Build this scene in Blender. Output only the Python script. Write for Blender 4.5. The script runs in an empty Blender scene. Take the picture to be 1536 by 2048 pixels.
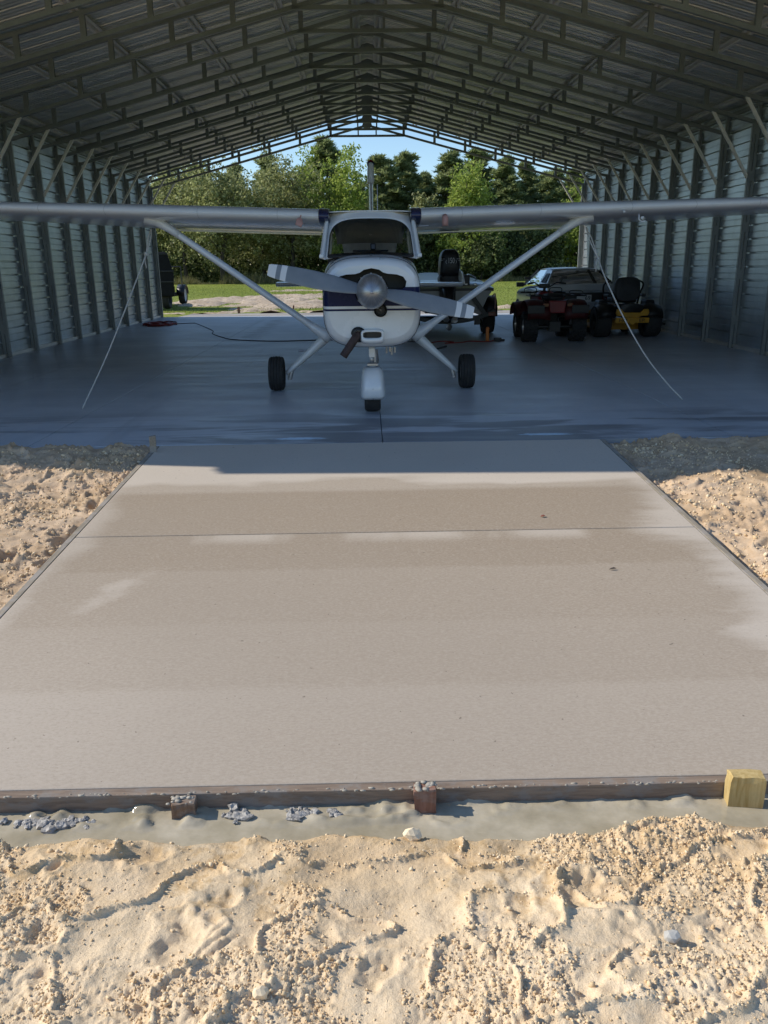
import bpy, bmesh, math, random
import numpy as np
from mathutils import Vector, Matrix

random.seed(7)
RNG = np.random.default_rng(11)
SC = bpy.context.scene
COL = SC.collection
R = math.radians

# ------------------------------------------------------------------ camera, sky, sun, exposure
CAM_H = 1.5625
F_PX, PITCH, YAW, ROLL = 1633.33, .2954, .0169, .0116
cam = bpy.data.cameras.new('camera')
cam.sensor_fit = 'VERTICAL'; cam.sensor_height = 24.0
cam.lens = F_PX / 2048 * 24.0
cam.clip_start = .05; cam.clip_end = 3000
camo = bpy.data.objects.new('camera', cam); COL.objects.link(camo)
fwd = Vector((math.sin(YAW)*math.cos(PITCH), math.cos(YAW)*math.cos(PITCH), -math.sin(PITCH)))
right0 = Vector((math.cos(YAW), -math.sin(YAW), 0))
up0 = right0.cross(fwd)
cx = right0*math.cos(ROLL) - up0*math.sin(ROLL)
cy = right0*math.sin(ROLL) + up0*math.cos(ROLL)
mw = Matrix((cx, cy, -fwd)).transposed().to_4x4()
mw.translation = Vector((0, 0, CAM_H))
camo.matrix_world = mw
SC.camera = camo

SUN = Vector((-5.5, .80, 4.05)).normalized()
world = bpy.data.worlds.new('World'); SC.world = world; world.use_nodes = True
wn = world.node_tree
sky = wn.nodes.new('ShaderNodeTexSky'); sky.sky_type = 'NISHITA'; sky.sun_disc = False
sky.sun_elevation = math.asin(SUN.z); sky.sun_rotation = math.atan2(SUN.x, SUN.y)
sky.air_density = 1.0; sky.dust_density = 0; sky.ozone_density = 4.0
wn.links.new(sky.outputs[0], wn.nodes['Background'].inputs[0])
wn.nodes['Background'].inputs[1].default_value = .13
sl = bpy.data.lights.new('sun', 'SUN'); sl.energy = 3.9; sl.angle = R(.53); sl.color = (1, .93, .82)
slo = bpy.data.objects.new('sun', sl); COL.objects.link(slo)
slo.rotation_euler = SUN.to_track_quat('Z', 'Y').to_euler(); slo.location = SUN*60
SC.view_settings.view_transform = 'Standard'; SC.view_settings.look = 'None'
SC.view_settings.gamma = 1; SC.view_settings.use_curve_mapping = False
SC.view_settings.exposure = .33
SC.render.engine = 'CYCLES'
SC.cycles.use_denoising = True
SC.cycles.max_bounces = 10; SC.cycles.diffuse_bounces = 5; SC.cycles.glossy_bounces = 5
SC.cycles.transparent_max_bounces = 16
SC.cycles.sample_clamp_indirect = 6

# ------------------------------------------------------------------ noise
def _hash(ix, iy, seed):
    h = (ix.astype(np.int64)*374761393 + iy.astype(np.int64)*668265263 + seed*1442695041) & 0xffffffff
    h = ((h ^ (h >> 13))*1274126177) & 0xffffffff
    h = (h ^ (h >> 16)) & 0xffff
    return h/65535.0
def vnoise(x, y, seed=0):
    ix = np.floor(x); iy = np.floor(y); fx = x-ix; fy = y-iy
    ux = fx*fx*fx*(fx*(fx*6-15)+10); uy = fy*fy*fy*(fy*(fy*6-15)+10)
    a = _hash(ix, iy, seed); b = _hash(ix+1, iy, seed); c = _hash(ix, iy+1, seed); d = _hash(ix+1, iy+1, seed)
    return (a+(b-a)*ux)*(1-uy)+(c+(d-c)*ux)*uy - .5
def fbm(x, y, oct=4, seed=0, gain=.5):
    s = 0; a = 1
    for k in range(oct):
        s = s + a*vnoise(x*2**k + 17.3*k, y*2**k - 9.1*k, seed+k); a *= gain
    return s
def sstep(a, b, x):
    t = np.clip((x-a)/(b-a), 0, 1); return t*t*(3-2*t)

# ------------------------------------------------------------------ materials
class NT:
    def __init__(s, name):
        s.m = bpy.data.materials.new(name); s.m.use_nodes = True
        s.t = s.m.node_tree; s.b = s.t.nodes['Principled BSDF']; s.out = s.t.nodes['Material Output']
        s.tc = s.t.nodes.new('ShaderNodeTexCoord')
    def set(s, sock, v):
        if isinstance(v, bpy.types.NodeSocket): s.t.links.new(v, sock)
        elif isinstance(v, (tuple, list)) and len(v) == 3 and sock.type == 'RGBA': sock.default_value = (*v, 1)
        else: sock.default_value = v
    def mapping(s, scale=(1, 1, 1), loc=(0, 0, 0), rot=(0, 0, 0), src='Object'):
        n = s.t.nodes.new('ShaderNodeMapping'); s.t.links.new(s.tc.outputs[src], n.inputs[0])
        n.inputs['Scale'].default_value = scale; n.inputs['Location'].default_value = loc; n.inputs['Rotation'].default_value = rot
        return n.outputs[0]
    def noise(s, scale, vec=None, detail=4, rough=.55, dist=0):
        n = s.t.nodes.new('ShaderNodeTexNoise'); n.inputs['Scale'].default_value = scale
        n.inputs['Detail'].default_value = detail; n.inputs['Roughness'].default_value = rough; n.inputs['Distortion'].default_value = dist
        s.t.links.new(vec if vec is not None else s.tc.outputs['Object'], n.inputs['Vector'])
        return n.outputs['Fac']
    def ramp(s, fac, stops):
        n = s.t.nodes.new('ShaderNodeValToRGB'); s.t.links.new(fac, n.inputs[0])
        while len(n.color_ramp.elements) < len(stops): n.color_ramp.elements.new(.5)
        for e, (p, c) in zip(n.color_ramp.elements, stops):
            e.position = p; e.color = (c, c, c, 1) if isinstance(c, (int, float)) else (*c, 1)
        return n.outputs[0]
    def mix(s, fac, a, b, mode='MIX'):
        n = s.t.nodes.new('ShaderNodeMix'); n.data_type = 'RGBA'; n.blend_type = mode
        s.set(n.inputs['Factor'], fac); s.set(n.inputs['A'], a) if False else None
        s.set(n.inputs[6], a); s.set(n.inputs[7], b)
        return n.outputs[2]
    def math(s, op, a, b=0, c=None, clamp=False):
        n = s.t.nodes.new('ShaderNodeMath'); n.operation = op; n.use_clamp = clamp
        s.set(n.inputs[0], a); s.set(n.inputs[1], b)
        if c is not None: s.set(n.inputs[2], c)
        return n.outputs[0]
    def sep(s, src='Object'):
        n = s.t.nodes.new('ShaderNodeSeparateXYZ'); s.t.links.new(s.tc.outputs[src], n.inputs[0]); return n.outputs
    def smooth(s, v, a, b):
        n = s.t.nodes.new('ShaderNodeMapRange'); n.interpolation_type = 'SMOOTHSTEP'
        s.set(n.inputs[0], v); n.inputs[1].default_value = a; n.inputs[2].default_value = b
        return n.outputs[0]
    def bump(s, h, strength=.3, dist=.01):
        n = s.t.nodes.new('ShaderNodeBump'); n.inputs['Strength'].default_value = strength; n.inputs['Distance'].default_value = dist
        s.t.links.new(h, n.inputs['Height']); s.t.links.new(n.outputs[0], s.b.inputs['Normal'])
    def p(s, **k):
        for a, v in k.items(): s.set(s.b.inputs[a.replace('_', ' ')], v)
        return s.m
    def island(s):
        n = s.t.nodes.new('ShaderNodeNewGeometry'); return n.outputs['Random Per Island']

def pm(name, c, rough=.5, metal=0, var=.15, scale=6, bump=0, bscale=60, bdist=.004, spec=None, coat=0):
    n = NT(name)
    lo = tuple(x*(1-var) for x in c); hi = tuple(min(1, x*(1+var)) for x in c)
    col = n.ramp(n.noise(scale), [(.3, lo), (.7, hi)])
    n.p(Base_Color=col, Roughness=rough, Metallic=metal)
    if spec is not None: n.b.inputs['Specular IOR Level'].default_value = spec
    if coat: n.b.inputs['Coat Weight'].default_value = coat; n.b.inputs['Coat Roughness'].default_value = .12
    if bump: n.bump(n.noise(bscale), bump, bdist)
    return n.m

M = {}
def steel(name, c, rough, metal, var=.25):
    n = NT(name)
    a = n.noise(3, n.mapping((1, 1, 1)), 5, .6); b = n.noise(40, None, 3)
    f = n.math('ADD', n.math('MULTIPLY', a, .7), n.math('MULTIPLY', b, .3))
    n.p(Base_Color=n.ramp(f, [(.3, tuple(x*(1-var) for x in c)), (.7, tuple(x*(1+var) for x in c))]),
        Roughness=n.ramp(b, [(.3, rough-.08), (.7, rough+.1)]), Metallic=metal)
    n.bump(b, .08, .003)
    return n.m
M['panel'] = steel('galvanised sheet', (.46, .505, .54), .36, .8, .16)
M['roof'] = steel('roof sheet', (.70, .70, .67), .42, .55, .12)
M['tube'] = steel('galvanised tube', (.265, .28, .275), .5, .45, .2)
M['zinc'] = steel('bright zinc', (.62, .60, .56), .42, .5, .12)
M['white'] = pm('white paint', (.72, .74, .76), .25, 0, .05, 2.2, coat=.6)
M['navy'] = pm('navy paint', (.012, .017, .065), .25, 0, .15, 3, coat=.4)
M['prop'] = pm('grey propeller paint', (.18, .205, .235), .42, 0, .08, 9)
M['dullblack'] = pm('dull black panel', (.008, .008, .010), .65, 0, .3, 8, spec=.2)
M['bracepaint'] = pm('pale zinc brace', (.84, .80, .74), .5, .05, .08, 8)
M['black'] = pm('black plastic', (.012, .012, .013), .45, 0, .3, 8)
M['crust'] = pm('cement crust', (.36, .325, .27), .85, 0, .2, 30)
M['rubber'] = pm('tyre rubber', (.028, .028, .028), .8, 0, .3, 14, .3, 60)
M['alu'] = pm('worn aluminium', (.45, .45, .46), .35, .8, .15, 10)
M['spinner'] = None
M['rust'] = pm('rusty exhaust', (.065, .042, .038), .7, .3, .4, 18, .3, 80)
M['rope'] = pm('white rope', (.50, .49, .46), .85, 0, .12, 40, .5, 200)
M['red'] = pm('red plastic', (.20, .012, .015), .4, 0, .2, 6)
M['redlens'] = pm('red lens', (.12, .004, .006), .15, 0, .1, 6)
M['pink'] = pm('faded pink cover', (.40, .23, .215), .7, 0, .2, 12)
M['yellow'] = pm('yellow paint', (.50, .25, .012), .4, 0, .15, 5)
M['carpaint'] = pm('silver car paint', (.38, .40, .43), .3, .1, .06, 3, coat=.5)
M['orange'] = pm('orange plastic', (.55, .16, .02), .5, 0, .15, 7)
M['green'] = pm('dark green gelcoat', (.008, .035, .016), .3, .1, .2, 5, coat=.4)
M['hullgrey'] = pm('pale hull', (.34, .34, .33), .45, 0, .12, 4)
M['seatcloth'] = pm('dark vinyl', (.025, .025, .027), .6, 0, .2, 15)
M['headliner'] = pm('headliner', (.42, .40, .34), .8, 0, .1, 9)
M['textwhite'] = pm('white print', (.6, .6, .6), .5, 0, .02, 5)
M['textblack'] = pm('black print', (.01, .01, .01), .5, 0, .02, 5)

def glass(name, tint, rough=.02, mixf=.1):
    n = NT(name)
    tr = n.t.nodes.new('ShaderNodeBsdfTransparent'); tr.inputs[0].default_value = (*tint, 1)
    gl = n.t.nodes.new('ShaderNodeBsdfGlossy'); gl.inputs['Roughness'].default_value = rough
    fr = n.t.nodes.new('ShaderNodeFresnel'); fr.inputs[0].default_value = 1.5
    mx = n.t.nodes.new('ShaderNodeMixShader')
    n.t.links.new(fr.outputs[0], mx.inputs[0]); n.t.links.new(tr.outputs[0], mx.inputs[1]); n.t.links.new(gl.outputs[0], mx.inputs[2])
    n.t.links.new(mx.outputs[0], n.out.inputs[0])
    return n.m
M['glass'] = glass('plexiglass', (.80, .84, .82))
M['carglass'] = glass('tinted car glass', (.80, .84, .82))

def leafmat(name, stops, trans=.35):
    n = NT(name)
    col = n.ramp(n.island(), stops)
    big = n.noise(.35, n.mapping(), 3)
    col = n.mix(n.smooth(big, .35, .65), n.mix(.3, col, stops[0][1]), col)
    n.p(Base_Color=col, Roughness=.55)
    n.b.inputs['Specular IOR Level'].default_value = .35
    tl = n.t.nodes.new('ShaderNodeBsdfTranslucent'); n.t.links.new(col, tl.inputs[0])
    mx = n.t.nodes.new('ShaderNodeMixShader'); mx.inputs[0].default_value = trans
    n.t.links.new(n.b.outputs[0], mx.inputs[1]); n.t.links.new(tl.outputs[0], mx.inputs[2])
    n.t.links.new(mx.outputs[0], n.out.inputs[0])
    return n.m
M['leaf_oak'] = leafmat('olive leaves', [(0, (.15, .165, .06)), (.5, (.30, .32, .12)), (1, (.52, .54, .28))], .55)
M['leaf_bright'] = leafmat('fresh leaves', [(0, (.16, .22, .04)), (.5, (.33, .42, .075)), (1, (.52, .58, .17))], .55)
M['leaf_dark'] = leafmat('dark leaves', [(0, (.035, .055, .020)), (.6, (.14, .18, .06)), (1, (.38, .42, .18))], .5)
M['needle'] = leafmat('pine needles', [(0, (.14, .18, .07)), (.5, (.27, .32, .125)), (1, (.42, .47, .22))], .58)
M['grassblade'] = leafmat('lawn grass', [(0, (.09, .13, .018)), (.5, (.15, .20, .03)), (1, (.25, .26, .06))], .4)
M['tallgrass'] = leafmat('tall dry grass', [(0, (.09, .11, .03)), (.5, (.22, .20, .08)), (1, (.36, .30, .15))], .3)
M['bark'] = pm('bark', (.055, .045, .036), .9, 0, .35, 5, .6, 18, .03)
M['pinebark'] = pm('pine bark', (.10, .065, .045), .9, 0, .35, 5, .6, 18, .03)

def sandmat():
    n = NT('sand')
    x, y, z = n.sep()
    big = n.noise(2.6, None, 4, .6); mid = n.noise(14, None, 5, .65); fine = n.noise(230, None, 3, .7)
    col = n.ramp(big, [(.30, (.66, .475, .28)), (.52, (.76, .575, .36)), (.70, (.82, .675, .48))])
    col = n.mix(n.math('MULTIPLY', n.smooth(mid, .46, .62), .8), col, (.56, .385, .20))
    dry = n.math('MULTIPLY', n.smooth(n.math('ADD', y, n.math('MULTIPLY', n.math('SUBTRACT', big, .5), 1.2)), 2.15, 1.75), .5)
    col = n.mix(dry, col, (.86, .715, .52))
    grey = n.noise(5.2, n.mapping(loc=(3.1, 4.4, 0)), 4, .6)
    col = n.mix(n.math('MULTIPLY', n.smooth(grey, .62, .74), .5), col, (.58, .54, .49))
    col = n.mix(n.math('MULTIPLY', n.smooth(fine, .46, .72), .32), col, (.42, .27, .12))
    bank = n.smooth(y, 2.6, 3.6)
    col = n.mix(n.math('MULTIPLY', bank, .62), col, n.ramp(n.noise(1.8, n.mapping(loc=(1, 2, 5)), 5, .6), [(.35, (.36, .245, .155)), (.65, (.56, .43, .33))]))
    damp = n.math('ADD', z, n.math('MULTIPLY', n.math('SUBTRACT', mid, .5), .08))
    wet = n.math('SUBTRACT', 1, n.smooth(damp, -.285, -.235))
    col = n.mix(n.math('MULTIPLY', wet, .45), col, (.30, .21, .11))
    n.p(Base_Color=col, Roughness=.92)
    n.b.inputs['Specular IOR Level'].default_value = .2
    n.bump(n.math('ADD', n.math('MULTIPLY', fine, .6), n.math('MULTIPLY', n.noise(95, None, 5, .7), 1.0)), .62, .007)
    return n.m
M['sand'] = sandmat()
def dirtmat():
    n = NT('pale dirt')
    a = n.noise(1.2, None, 6, .65); b = n.noise(9, None, 4)
    n.p(Base_Color=n.mix(n.smooth(b, .4, .7), n.ramp(a, [(.3, (.42, .32, .22)), (.7, (.60, .50, .38))]), (.33, .25, .17)), Roughness=.95)
    n.bump(b, .6, .05)
    return n.m
M['dirt'] = dirtmat()
def lawnmat():
    n = NT('lawn')
    a = n.noise(.18, n.mapping((1, .5, 1)), 4, .6); b = n.noise(3, None, 5, .65); c = n.noise(40, n.mapping((1, .35, 1)), 3, .7)
    col = n.ramp(a, [(.3, (.17, .22, .03)), (.55, (.24, .29, .045)), (.75, (.33, .32, .09))])
    col = n.mix(n.math('MULTIPLY', n.smooth(b, .45, .75), .5), col, (.20, .17, .07))
    col = n.mix(n.math('MULTIPLY', n.smooth(c, .4, .7), .4), col, (.07, .10, .015))
    n.p(Base_Color=col, Roughness=.9); n.b.inputs['Specular IOR Level'].default_value = .15
    n.bump(c, .8, .05)
    return n.m
M['lawn'] = lawnmat()
def floormat():
    n = NT('hangar floor concrete')
    x, y, z = n.sep()
    a = n.noise(.7, n.mapping((1, .6, 1)), 5, .6); st = n.noise(1.3, n.mapping((.35, 2.4, 1)), 5, .65, .6); f = n.noise(160, None, 3)
    col = n.ramp(a, [(.3, (.38, .405, .445)), (.7, (.58, .605, .64))])
    col = n.mix(n.math('MULTIPLY', n.smooth(st, .52, .66), .4), col, (.56, .56, .56))
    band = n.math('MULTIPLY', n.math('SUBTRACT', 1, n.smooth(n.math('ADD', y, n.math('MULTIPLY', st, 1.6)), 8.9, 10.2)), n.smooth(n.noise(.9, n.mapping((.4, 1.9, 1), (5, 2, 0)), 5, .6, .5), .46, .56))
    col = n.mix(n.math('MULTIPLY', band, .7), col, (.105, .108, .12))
    dx = n.math('ADD', n.math('SUBTRACT', x, -2.62), n.math('MULTIPLY', n.math('SUBTRACT', st, .5), 1.2))
    sp = n.math('MULTIPLY', n.math('SUBTRACT', 1, n.smooth(n.math('ABSOLUTE', dx), .05, .30)), n.math('MULTIPLY', n.smooth(y, 17.6, 18.6), n.math('SUBTRACT', 1, n.smooth(y, 24.0, 25.6))))
    col = n.mix(n.math('MULTIPLY', sp, .7), col, (.13, .105, .085))
    spots = n.smooth(n.noise(2.6, n.mapping((1, .55, 1), (3, 8, 0)), 4, .6), .70, .76)
    col = n.mix(n.math('MULTIPLY', spots, .45), col, (.20, .20, .21))
    tr = n.smooth(n.noise(1.0, n.mapping((2.6, .10, 1), (4, 1, 0)), 3, .5), .60, .68)
    col = n.mix(n.math('MULTIPLY', tr, .22), col, (.26, .265, .28))
    sc2 = n.smooth(n.noise(2.2, n.mapping((.5, 5, 1), (1.7, .3, 0), (0, 0, .25)), 5, .7, .4), .66, .72)
    near = n.math('SUBTRACT', 1, n.smooth(y, 9, 12))
    col = n.mix(n.math('MULTIPLY', n.math('MULTIPLY', sc2, near), .7), col, (.52, .51, .49))
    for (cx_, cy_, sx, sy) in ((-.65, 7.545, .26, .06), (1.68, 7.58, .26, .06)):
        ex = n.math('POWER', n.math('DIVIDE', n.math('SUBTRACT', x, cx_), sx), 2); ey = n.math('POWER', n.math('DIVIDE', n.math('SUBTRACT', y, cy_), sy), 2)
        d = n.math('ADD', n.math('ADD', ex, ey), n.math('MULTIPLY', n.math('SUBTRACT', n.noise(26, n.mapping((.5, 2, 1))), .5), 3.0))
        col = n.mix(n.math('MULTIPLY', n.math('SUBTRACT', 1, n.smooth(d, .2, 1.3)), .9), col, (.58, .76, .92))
    n.p(Base_Color=col, Roughness=n.ramp(st, [(.3, .30), (.7, .52)]))
    n.bump(n.math('ADD', f, n.math('MULTIPLY', n.noise(25, n.mapping((.4, 3, 1))), .5)), .12, .004)
    return n.m
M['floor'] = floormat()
def apronmat():
    n = NT('fresh brushed concrete')
    x, y, z = n.sep()
    w1 = n.noise(1.0, n.mapping((.35, 1.6, 1)), 5, .6, .3); w2 = n.noise(.8, n.mapping((.5, 1.2, 1), (7, 3, 0)), 4)
    fl = n.noise(105, n.mapping((.55, 1.0, 1)), 5, .72); br = n.noise(34, n.mapping((.10, 3.2, 1)), 4, .7); fine = n.noise(260, None, 2)
    yy = n.math('ADD', y, n.math('MULTIPLY', n.math('SUBTRACT', w1, .5), .12))
    ramp = n.t.nodes.new('ShaderNodeMapRange'); n.set(ramp.inputs[0], yy); ramp.inputs[1].default_value = 2.5; ramp.inputs[2].default_value = 7.4
    dry = n.ramp(ramp.outputs[0], [(0, .30), (.03, .30), (.128, .36), (.140, .22), (.255, .24), (.262, .17), (.395, .19), (.403, .05), (.66, .02), (1, .03)])
    topd = n.math('MULTIPLY', n.smooth(n.math('ADD', y, n.math('MULTIPLY', n.math('SUBTRACT', w2, .5), 1.5)), 5.98, 6.22), .92)
    midd = n.math('MULTIPLY', n.smooth(n.math('ADD', y, n.math('MULTIPLY', n.math('SUBTRACT', w1, .5), .10)), 5.86, 5.97), .36)
    dry = n.math('MAXIMUM', dry, n.math('MAXIMUM', topd, midd))
    left = n.smooth(n.math('ADD', x, n.math('MULTIPLY', w2, 1.6)), 1.2, -1.4)
    dry = n.math('ADD', dry, n.math('MULTIPLY', n.math('MULTIPLY', left, n.smooth(y, 4.2, 2.9)), .22))
    edge = n.smooth(n.math('ADD', n.math('ADD', x, n.math('MULTIPLY', n.math('SUBTRACT', w1, .5), 1.1)), n.math('MULTIPLY', n.math('SUBTRACT', n.noise(4, n.mapping((.35, 1.6, 1)), 6, .65), .5), .42)), 1.74, 2.10)
    dry = n.math('MAXIMUM', dry, n.math('MULTIPLY', edge, .8))
    le = n.smooth(n.math('ADD', x, n.math('MULTIPLY', n.math('SUBTRACT', w1, .5), .5)), -1.70, -1.93)
    dry = n.math('MAXIMUM', dry, n.math('MULTIPLY', le, .55))
    # pale scuffed patch, and pale flush just below the saw cut
    ex = n.math('DIVIDE', n.math('ADD', x, n.math('MULTIPLY', n.math('SUBTRACT', y, 4.15), -.42)), 1); ex = n.math('POWER', n.math('DIVIDE', n.math('ADD', ex, 1.42), .16), 2)
    ey = n.math('POWER', n.math('DIVIDE', n.math('SUBTRACT', y, 4.15), .33), 2)
    pd = n.math('SUBTRACT', 1, n.smooth(n.math('ADD', n.math('ADD', ex, ey), n.math('MULTIPLY', n.math('SUBTRACT', n.noise(4.5, n.mapping((.7, 1, 1)), 5, .65), .5), 4.0)), -.6, 1.2))
    dry = n.math('MAXIMUM', dry, n.math('MULTIPLY', pd, .62))
    cut = n.math('MULTIPLY', n.smooth(y, 4.80, 4.98), n.math('MULTIPLY', n.smooth(y, 5.03, 5.02), n.smooth(n.noise(1.7, n.mapping((1, .2, 1), (2, 0, 0)), 3), .42, .62)))
    dry = n.math('MAXIMUM', dry, n.math('MULTIPLY', cut, .6))
    col = n.mix(n.math('MINIMUM', dry, 1), (.330, .262, .192), (.60, .53, .45))
    col = n.mix(n.math('MULTIPLY', n.smooth(fl, .48, .62), .36), col, (.52, .455, .375))
    col = n.mix(n.math('MULTIPLY', n.smooth(fl, .50, .34), .22), col, (.21, .17, .13))
    big = n.noise(.45, n.mapping(loc=(2, 9, 0)), 4, .5)
    col = n.mix(n.math('MULTIPLY', n.smooth(big, .35, .65), .25), col, (.34, .29, .235))
    col = n.mix(n.math('MULTIPLY', n.smooth(n.noise(38, None, 2, .5), .735, .76), .6), col, (.10, .08, .06))
    n.p(Base_Color=col, Roughness=n.mix(n.math('MINIMUM', dry, 1), (.66, .66, .66), (.85, .85, .85)))
    n.b.inputs['Specular IOR Level'].default_value = .3
    n.bump(n.math('ADD', n.math('MULTIPLY', br, .8), n.math('ADD', n.math('MULTIPLY', fine, .35), n.math('MULTIPLY', fl, .7))), .22, .006)
    return n.m
M['apron'] = apronmat()
def woodmat(name, c1, c2, axis=0, cem=.0, cemcol=(.24, .22, .20)):
    n = NT(name)
    sc = [9, 9, 9]; sc[axis] = .8
    g = n.noise(5, n.mapping(tuple(sc)), 6, .65, 1.2)
    col = n.ramp(g, [(.32, c1), (.68, c2)])
    if cem:
        col = n.mix(n.math('MULTIPLY', n.smooth(n.noise(7, n.mapping((1, 1, 2)), 5, .7), .45, .6), cem), col, cemcol)
    n.p(Base_Color=col, Roughness=.85); n.bump(g, .3, .004)
    return n.m
M['board'] = woodmat('form board', (.16, .115, .085), (.30, .225, .165), 0, .75)
M['board_y'] = woodmat('side form board', (.20, .17, .13), (.36, .31, .24), 1, .8, (.33, .30, .27))
M['stake_brown'] = woodmat('brown stake', (.13, .075, .045), (.24, .15, .09), 2, .5)
M['stake_red'] = woodmat('reddish stake', (.15, .06, .035), (.30, .15, .10), 2, .4)
M['stake_yellow'] = woodmat('yellow pine stake', (.40, .27, .09), (.58, .44, .20), 2)
def watermat():
    n = NT('muddy water')
    a = n.noise(5, None, 4, .6)
    n.p(Base_Color=n.ramp(a, [(.3, (.30, .26, .18)), (.5, (.40, .35, .255)), (.7, (.52, .46, .35))]), Roughness=.12)
    n.bump(n.noise(9, n.mapping((1, 2, 1)), 4), .25, .02)
    return n.m
M['water'] = watermat()
M['mortar'] = pm('wet mortar', (.34, .322, .295), .5, 0, .35, 40, .7, 110, .006)
def crumbmat():
    n = NT('sand crumbs')
    n.p(Base_Color=n.mix(.35, n.ramp(n.island(), [(0, (.60, .42, .23)), (.5, (.76, .58, .36)), (1, (.86, .73, .53))]), n.ramp(n.noise(3), [(.35, (.66, .47, .26)), (.65, (.84, .69, .48))])), Roughness=.95)
    n.b.inputs['Specular IOR Level'].default_value = .2
    n.bump(n.noise(400, None, 2), .5, .002)
    return n.m
M['clod'] = crumbmat()
M['stone'] = pm('grey stone', (.46, .445, .41), .8, 0, .12, 20, .4, 80, .003)

# ------------------------------------------------------------------ geometry helpers
class MB:
    def __init__(s): s.v = []; s.f = []; s.mi = []
    def add(s, v, f, mi=0):
        o = len(s.v); s.v += [tuple(p) for p in v]; s.f += [tuple(i+o for i in q) for q in f]; s.mi += [mi]*len(f); return s
    def box(s, c, d, rot=None, mi=0, taper=1.0):
        x, y, z = d[0]/2, d[1]/2, d[2]/2; t = taper
        v = [Vector(p) for p in ((-x, -y, -z), (x, -y, -z), (x, y, -z), (-x, y, -z), (-x*t, -y*t, z), (x*t, -y*t, z), (x*t, y*t, z), (-x*t, y*t, z))]
        if rot is not None: v = [rot @ p for p in v]
        c = Vector(c)
        return s.add([p+c for p in v], [(0, 3, 2, 1), (4, 5, 6, 7), (0, 1, 5, 4), (1, 2, 6, 5), (2, 3, 7, 6), (3, 0, 4, 7)], mi)
    def bar(s, p, q, w, h, up=(0, 0, 1), mi=0):
        p = Vector(p); q = Vector(q); d = (q-p).normalized(); u = Vector(up)
        a = d.cross(u)
        if a.length < 1e-4: a = d.cross(Vector((0, 1, 0)))
        a.normalize(); b = a.cross(d)
        v = []
        for e in (p, q):
            for i, j in ((-1, -1), (1, -1), (1, 1), (-1, 1)): v.append(e + a*(i*w/2) + b*(j*h/2))
        return s.add(v, [(0, 1, 2, 3), (7, 6, 5, 4), (0, 4, 5, 1), (1, 5, 6, 2), (2, 6, 7, 3), (3, 7, 4, 0)], mi)
    def tube(s, path, r, n=8, cap=True, mi=0, sx=1.0, ref=None):
        path = [Vector(p) for p in path]; m = len(path)
        rs = r if isinstance(r, (list, tuple)) else [r]*m
        rings = []; a = None
        for i, p in enumerate(path):
            d = (path[min(i+1, m-1)] - path[max(i-1, 0)]).normalized()
            if a is None:
                a = Vector(ref) if ref else (Vector((0, 0, 1)) if abs(d.z) < .9 else Vector((0, 1, 0)))
            a = (a - d*a.dot(d)).normalized(); b = d.cross(a)
            rings.append([p + a*(math.cos(2*math.pi*k/n)*rs[i]) + b*(math.sin(2*math.pi*k/n)*rs[i]*sx) for k in range(n)])
        return s.loft(rings, cap, mi)
    def loft(s, rings, cap=True, mi=0, closed=True):
        n = len(rings[0]); v = [p for r in rings for p in r]; f = []
        for i in range(len(rings)-1):
            for k in range(n if closed else n-1):
                a = i*n+k; b = i*n+(k+1) % n; f.append((a, b, b+n, a+n))
        if cap:
            f.append(tuple(range(n-1, -1, -1))); o = (len(rings)-1)*n; f.append(tuple(range(o, o+n)))
        return s.add(v, f, mi)
    def lathe(s, prof, c, axis=(1, 0, 0), n=24, mi=0, cap=False):
        c = Vector(c); ax = Vector(axis).normalized()
        a = ax.cross(Vector((0, 0, 1)));
        if a.length < 1e-3: a = ax.cross(Vector((0, 1, 0)))
        a.normalize(); b = ax.cross(a)
        rings = [[c + ax*t + (a*math.cos(2*math.pi*k/n) + b*math.sin(2*math.pi*k/n))*r for k in range(n)] for r, t in prof]
        return s.loft(rings, cap, mi)
    def blob(s, c, rad, seed, rough=.25, n=1, mi=0):
        bm = bmesh.new(); bmesh.ops.create_icosphere(bm, subdivisions=n, radius=1)
        rr = random.Random(seed); rad = Vector(rad)
        v = [Vector((p.co.x*rad.x, p.co.y*rad.y, p.co.z*rad.z))*(1+rr.uniform(-rough, rough)) + Vector(c) for p in bm.verts]
        f = [tuple(q.index for q in g.verts) for g in bm.faces]; bm.free()
        return s.add(v, f, mi)
    def build(s, name, mats, parent=None, smooth=False, bevel=0, seg=2, auto=None):
        org = WORLD.get(parent.name, Vector()) if parent else Vector()
        me = bpy.data.meshes.new(name)
        me.from_pydata([tuple(Vector(p)-org) for p in s.v], [], s.f)
        for m in (mats if isinstance(mats, (list, tuple)) else [mats]): me.materials.append(M[m] if isinstance(m, str) else m)
        me.polygons.foreach_set('material_index', s.mi)
        bm = bmesh.new(); bm.from_mesh(me)
        bmesh.ops.recalc_face_normals(bm, faces=bm.faces); bm.to_mesh(me); bm.free()
        if smooth: me.polygons.foreach_set('use_smooth', [True]*len(me.polygons))
        if smooth and auto is not None: me.set_sharp_from_angle(angle=R(auto))
        me.update()
        o = link(name, me, parent)
        if bevel:
            b = o.modifiers.new('edge', 'BEVEL'); b.width = bevel; b.segments = seg; b.limit_method = 'ANGLE'; b.angle_limit = R(35)
        return o
WORLD = {}
def link(name, me, parent=None):
    o = bpy.data.objects.new(name, me); COL.objects.link(o)
    if parent:
        o.parent = parent; WORLD[o.name] = WORLD.get(parent.name, Vector()).copy()
    return o
def tag(o, label, cat, group=None, kind=None):
    if label: o['label'] = label
    if cat: o['category'] = cat
    if group: o['group'] = group
    if kind: o['kind'] = kind
    return o
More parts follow.
